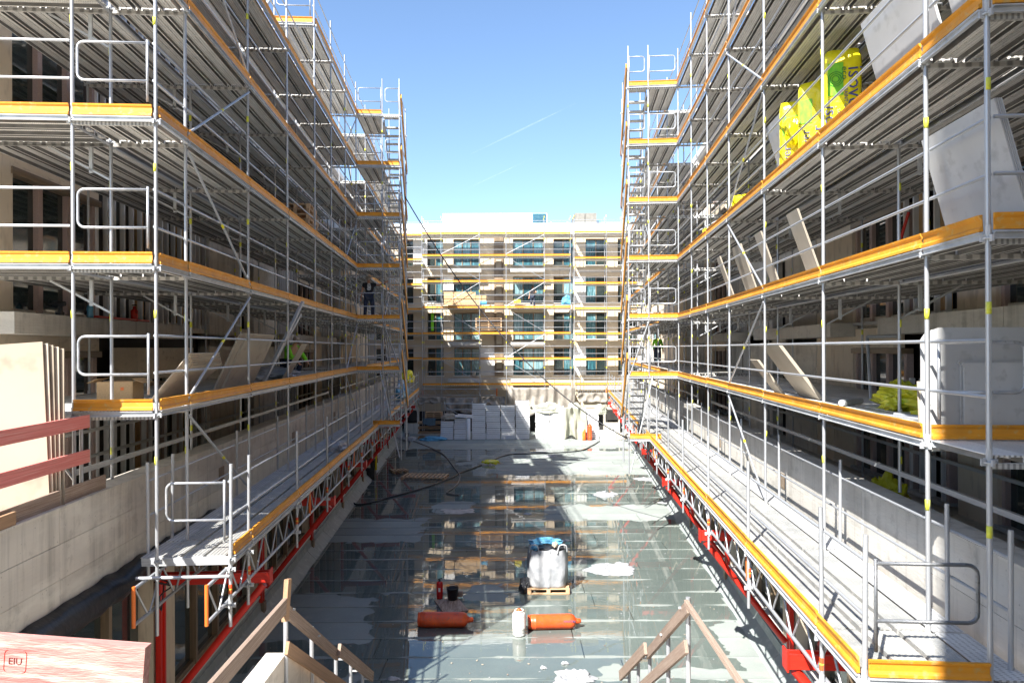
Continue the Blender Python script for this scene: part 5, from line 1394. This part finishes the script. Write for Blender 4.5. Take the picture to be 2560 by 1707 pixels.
    for e in (-1, 1):
        b.put(tube_vf(8), Mh @ Matrix.Translation((e * .033, -.088, -.02)) @ Matrix.Rotation(PI / 2, 4, 'X') @ Matrix.Diagonal((.011, .007, .01, 1)), hairm)
        b.put(box_vf(), Mh @ Matrix.Translation((e * .094, .005, -.03)) @ Matrix.Diagonal((.014, .03, .05, 1)), skin)
    b.put(box_vf(), Mh @ Matrix.Translation((0, -.084, -.085)) @ Matrix.Diagonal((.045, .01, .01, 1)), mat('lips', (.35, .14, .12)))
    o = D.objects.new('face', b.mesh('face')); COL.objects.link(o); o.parent = root
    if print_mark:
        b = MB(); c = J['che']
        for (x, z_, rx, rz) in ((0, .06, .07, .07), (-.01, -.09, .075, .06), (.03, -.02, .045, .05), (-.04, 0, .03, .04)):
            b.put(tube_vf(14), Matrix.Translation(c + Vector((x, -.172, z_))) @ Matrix.Rotation(PI / 2, 4, 'X') @ Matrix.Diagonal((rx, rz, .008, 1)), gasw)
        for (x, z_) in ((-.03, .07), (.03, .07), (0, .02), (.02, -.09), (-.04, -.08)):
            b.put(tube_vf(8), Matrix.Translation(c + Vector((x, -.178, z_))) @ Matrix.Rotation(PI / 2, 4, 'X') @ Matrix.Diagonal((.018, .018, .008, 1)), cloth_b)
        o = D.objects.new('shirt_print', b.mesh('shirt_print')); COL.objects.link(o); o.parent = root
    return root
yt = LS.ys[-1] + .75
Mp = LS.F @ Matrix.Translation(LS.P(LS.om - .38, yt, dk(1))) @ Matrix.Rotation(R(12), 4, 'Z')
person(Mp, 'man in black shirt with pale print standing in the left stair tower', dict(elr=(.42, -.02, 1.40), wrr=(.62, -.10, 1.50), ell=(-.27, .02, 1.14), wrl=(-.31, -.06, .88), hed=(-.02, -.07, 1.65), knl=(-.14, -.04, .5), anl=(-.16, .02, .09), knr=(.15, -.10, .52), anr=(.15, .05, .09), tol=(-.17, -.13, .04), tor=(.16, -.1, .04)), cloth_b, cloth_n, print_mark=True)
Mp = LS.F @ Matrix.Translation(LS.P(LS.om + .75, by(20.3), dk(0))) @ Matrix.Rotation(R(60), 4, 'Z')
person(Mp, 'person in bright green vest crouching behind boards on the left scaffold', dict(pel=(0, .1, .45), wai=(0, .04, .58), che=(0, -.08, .80), nek=(0, -.16, .95), hed=(0, -.22, 1.09), shl=(-.19, -.08, .88), shr=(.19, -.08, .88), ell=(-.25, -.25, .65), elr=(.25, -.25, .65), wrl=(-.2, -.42, .5), wrr=(.2, -.42, .5), hil=(-.10, .1, .43), hir=(.10, .1, .43), knl=(-.14, -.28, .50), knr=(.14, -.28, .5), anl=(-.13, -.1, .09), anr=(.13, -.1, .09), tol=(-.14, -.24, .04), tor=(.14, -.24, .04)), hivis, cloth_n, shirt_long=True)
Mp = RS.F @ Matrix.Translation(RS.P(RS.om + .75, yr(13.7), dr(2))) @ Matrix.Rotation(R(-30), 4, 'Z')
person(Mp, 'worker in dark shirt bending behind the yellow insulation rolls', dict(wai=(0, -.05, 1.06), che=(0, -.26, 1.20), nek=(0, -.42, 1.28), hed=(0, -.56, 1.32), shl=(-.19, -.33, 1.24), shr=(.19, -.33, 1.24), ell=(-.26, -.50, 1.02), wrl=(-.2, -.68, .92), elr=(.26, -.5, 1.0), wrr=(.2, -.68, .9)), cloth_b, cloth_n)
Mp = RS.F @ Matrix.Translation(RS.P(RS.om + 1.3, yr(41), dr(0))) @ Matrix.Rotation(R(10), 4, 'Z')
person(Mp, 'distant worker in bright green jacket on the lowest right deck beyond the tower', {}, hivis, cloth_n, shirt_long=True)
Mp = WORLD @ Matrix.Translation((sx(975), FS + .55, sh(692) - .17)) @ Matrix.Rotation(R(-20), 4, 'Z')
person(Mp, 'distant worker in black standing on the far scaffold before a dark opening', dict(elr=(.36, -.2, 1.2), wrr=(.3, -.42, 1.2)), cloth_b, cloth_n, cap=hairm)

# things on the far scaffold
def fbox(name, m, x0, x1, y0, y1, label, cat, z=FS + .3, dp=.06):
    solo(name, unit_box(m), Matrix.Translation(((sx(x0) + sx(x1)) / 2, z, (sh(y0) + sh(y1)) / 2)) @ Matrix.Diagonal((abs(sx(x1) - sx(x0)), dp, abs(sh(y0) - sh(y1)), 1)), label, cat)
fbox('plywood_sheet', osb, 388, 598, 598, 682, 'wide light brown wood panel leaning on the far scaffold', 'plywood')
fbox('plywood_sheet', osb, 600, 668, 622, 684, 'smaller light brown panel right of the wide wood panel', 'plywood')
fbox('site_notice', bluet, 628, 672, 657, 683, 'small blue sign on the far scaffold behind the toe board', 'sign', FS + .2)
for k in range(5): pallet(Matrix.Translation(((sx(600) + sx(768)) / 2, FS + .5, sh(850) + k * .2)), ORD[k] + ' pallet from the bottom in the stack on the far scaffold', 2.05, .8, 'pallets stacked on the far scaffold')
fbox('yellow_crate', yel, 850, 895, 650, 672, 'yellow crate on the far scaffold beside the worker', 'crate', dp=.4)
fbox('vest', hivis, 296, 314, 735, 850, 'bright green strip hanging in a window of the far block', 'vest', FZ - .1)
crumple('green_sack', (sx(1195), FS + .4, sh(685)), (.7, .5, .8), bluet, 'teal sack standing on the far scaffold', 'sack', 95, sub=3)
bucket((sx(585), FS + .5, sh(1150)), .17, .35, gasw, 'white bucket on the lowest balcony of the far block')

# ------------------------------------------------------------------ foreground timber
T = Thing('timber_plank', 'thick red stained timber plank jutting in at the lower left corner', 'plank', WORLD @ Matrix.Translation((-1.87, 3.0, -1.292)) @ Euler((0, R(4.4), 0)).to_matrix().to_4x4(), (0, 0, 0))
T.add('timber', mk('timber', [(x * 1.0 / 1, y, z) for x in (-.72, .36) for y in (-.10, -.05) for z in (-.104, .104)], box_vf()[1], redwood))
def stamp():
    pts = []; w_, h_, r = .045, .045, .014
    for cx, cz, a0 in ((w_ - r, h_ - r, 0), (-w_ + r, h_ - r, PI / 2), (-w_ + r, -h_ + r, PI), (w_ - r, -h_ + r, 1.5 * PI)):
        for k in range(4): a = a0 + k * PI / 6; pts.append((cx + r * math.cos(a), 0, cz + r * math.sin(a)))
    return mk('stamp', *pipe_vf(pts, .0016, 4, True), redp)
inkr = mat('stamp_ink', (.16, .02, .02), rough=.7)
T.add('stamp', stamp(), Matrix.Translation((-.165, -.1005, .01)))
T.add('lettering', text_mesh('EIU', .040, inkr, .0004), Matrix.Translation((-.165, -.101, .01)) @ Matrix.Rotation(PI / 2, 4, 'X'))
T.done()
# rails on the left parapet
S = LS
T = Thing('timber_railing', 'two red stained rails with kick board on top of the left concrete wall', 'railing', S.F, S.P(S.wall + .1, 8, S.par))
for hh, m in ((-.95, railp), (-1.41, railp)):
    T.bb('rail', m, S.P(S.wall + .02, S.Y(5, 6.0), hh - .085), S.P(S.wall + .05, S.Y(5, 9.5), hh + .085))
T.bb('kick_board', woodv, S.P(S.wall + .06, S.Y(5, 7.6), S.par + .012), S.P(S.wall + .09, S.Y(5, 10.0), S.par + .20))
T.bb('kick_board', wood, S.P(S.wall + .0, S.Y(5, 6.6), S.par + .012), S.P(S.wall + .04, S.Y(5, 7.9), S.par + .16))
for z in (7.2, 9.42): T.tube('post', galv, S.P(S.wall + .09, S.Y(5, z), S.par + .01), S.P(S.wall + .09, S.Y(5, z), -.85), .025)
T.done()
# stair with timber rails leading down to the roof
def stair_rail(sg, X, lab):
    T = Thing('stair_railing', lab, 'railing', WORLD, (sg * X, 8, -3.9))
    x = sg * X
    hA = -2.86
    T.bar('handrail', woodv, (x - sg * .02, 5.0, hA), (x, 8.0, hA), .045, .16 if sg < 0 else .05)
    T.bar('handrail', woodv, (x, 7.9, hA - .02), (x, 10.3, hA - 1.58), .045, .13)
    T.bar('handrail', woodv, (x - sg * .05, 10.2, hA - 1.45), (x - sg * .05, 12.6, hA - 2.95), .045, .16)
    T.bar('mid_rail', woodv if sg > 0 else wood, (x, 8.0, hA - .50), (x, 11.0, hA - 2.42), .04, .14)
    if sg < 0: T.bar('clamp_board', wood, (x, 7.95, hA - .18), (x + sg * .0, 8.05, hA + .26), .05, .12)
    for z, top in ((8.15, hA - .02), (9.2, hA - .75), (10.45, hA - 1.6), (11.4, hA - 2.2), (12.3, hA - 2.75)):
        T.tube('post', galv, (x + sg * .06, z, max(top - 1.2, RZ)), (x + sg * .06, z, top + .02), .028)
        T.bar('hook', galv2, (x + sg * .06, z, top - .1), (x - sg * .05, z, top - .1), .02, .02)
    T.done()
stair_rail(-1, 2.55, 'weathered timber stair railing with tube posts at lower left centre')
stair_rail(1, 1.95, 'weathered timber stair railing with tube posts at lower right centre')
T = Thing('concrete_stair', 'concrete stair leading from the near landing down to the roof', 'stair', WORLD, (-.2, 9, RZ))
T.bb('landing', conc, (-2.9, 5.0, -4.1), (2.4, 8.1, -3.9))
for k in range(15): T.bb('step', conc, (-2.45, 8.1 + k * .27, -4.25 - k * .176), (1.85, 8.4 + k * .27, -4.08 - k * .176))
for x0, x1 in ((-2.85, -2.62),):
    v = [(x0, 6.6, -4.1), (x0, 6.6, -3.5), (x0, 8.2, -3.5), (x0, 12.5, -6.4), (x0, 12.5, RZ), (x0, 10.9, RZ)]
    v += [(x1, b_, c_) for a_, b_, c_ in v]
    T.add('stringer_wall', mk('stringer_wall', v, [(5, 4, 3, 2, 1, 0), (6, 7, 8, 9, 10, 11)] + [(i, (i + 1) % 6, 6 + (i + 1) % 6, 6 + i) for i in range(6)], conc))
T.done()
# loose aluminium profiles on the roof by the left wall
T = Thing('metal_profile', 'bundle of aluminium profiles lying on the roof along the left wall', 'profile', LS.F, LS.P(4.3, 14, RZ))
for k in range(4): T.bar('profile_bar', galv2, LS.P(4.35 - .07 * k, LS.Y(4.5, 12.0), RZ + .04), LS.P(4.35 - .07 * k, LS.Y(4.5, 14.6 + .1 * k), RZ + .04), .05, .05)
T.done()

# ------------------------------------------------------------------ contrails high in the sky
ctm = D.materials.new('vapour'); ctm.use_nodes = True; t = ctm.node_tree; t.nodes.clear()
o_ = nd(t, 'ShaderNodeOutputMaterial'); mx = nd(t, 'ShaderNodeMixShader'); tr = nd(t, 'ShaderNodeBsdfTransparent'); df = nd(t, 'ShaderNodeBsdfDiffuse'); df.inputs[0].default_value = (.9, .9, .9, 1)
tl = nd(t, 'ShaderNodeBsdfTranslucent'); tl.inputs[0].default_value = (.9, .9, .9, 1); ad = nd(t, 'ShaderNodeAddShader')
tc = nd(t, 'ShaderNodeTexCoord'); sp = nd(t, 'ShaderNodeSeparateXYZ'); t.links.new(tc.outputs['Generated'], sp.inputs[0])
ns = nd(t, 'ShaderNodeTexNoise'); ns.inputs['Scale'].default_value = .02; t.links.new(tc.outputs['Object'], ns.inputs['Vector'])
ml = nd(t, 'ShaderNodeMath', operation='MULTIPLY'); ml.inputs[1].default_value = .05; t.links.new(ns.outputs[0], ml.inputs[0])
t.links.new(df.outputs[0], ad.inputs[0]); t.links.new(tl.outputs[0], ad.inputs[1])
t.links.new(ml.outputs[0], mx.inputs[0]); t.links.new(tr.outputs[0], mx.inputs[1]); t.links.new(ad.outputs[0], mx.inputs[2]); t.links.new(mx.outputs[0], o_.inputs[0])
def sky_at(px, py, dist): return Vector(((px - 1280) / 1775 * dist, dist, (871 - py) / 1775 * dist))
for (a, b_, wd, lab) in (((1180, 385), (1440, 260), 12, 'faint upper vapour trail crossing the blue sky'), ((1150, 480), (1335, 395), 7, 'faint lower vapour trail nearer the far roof')):
    p0 = sky_at(*a, 3500); p1 = sky_at(*b_, 3500); V = []; F = []
    for k in range(11):
        q = p0.lerp(p1, k / 10); wv = wd * math.sin(PI * (k + .3) / 10.6)
        for s_ in (-1, 1): V.append(q + Vector((0, 0, s_ * wv * .5)) + Vector((0, s_ * 5, 0)))
    for k in range(10): F.append((2 * k, 2 * k + 1, 2 * k + 3, 2 * k + 2))
    solo('vapour_trail', mk('trail', V, F, ctm), Matrix(), lab, 'vapour trail', kind='stuff')
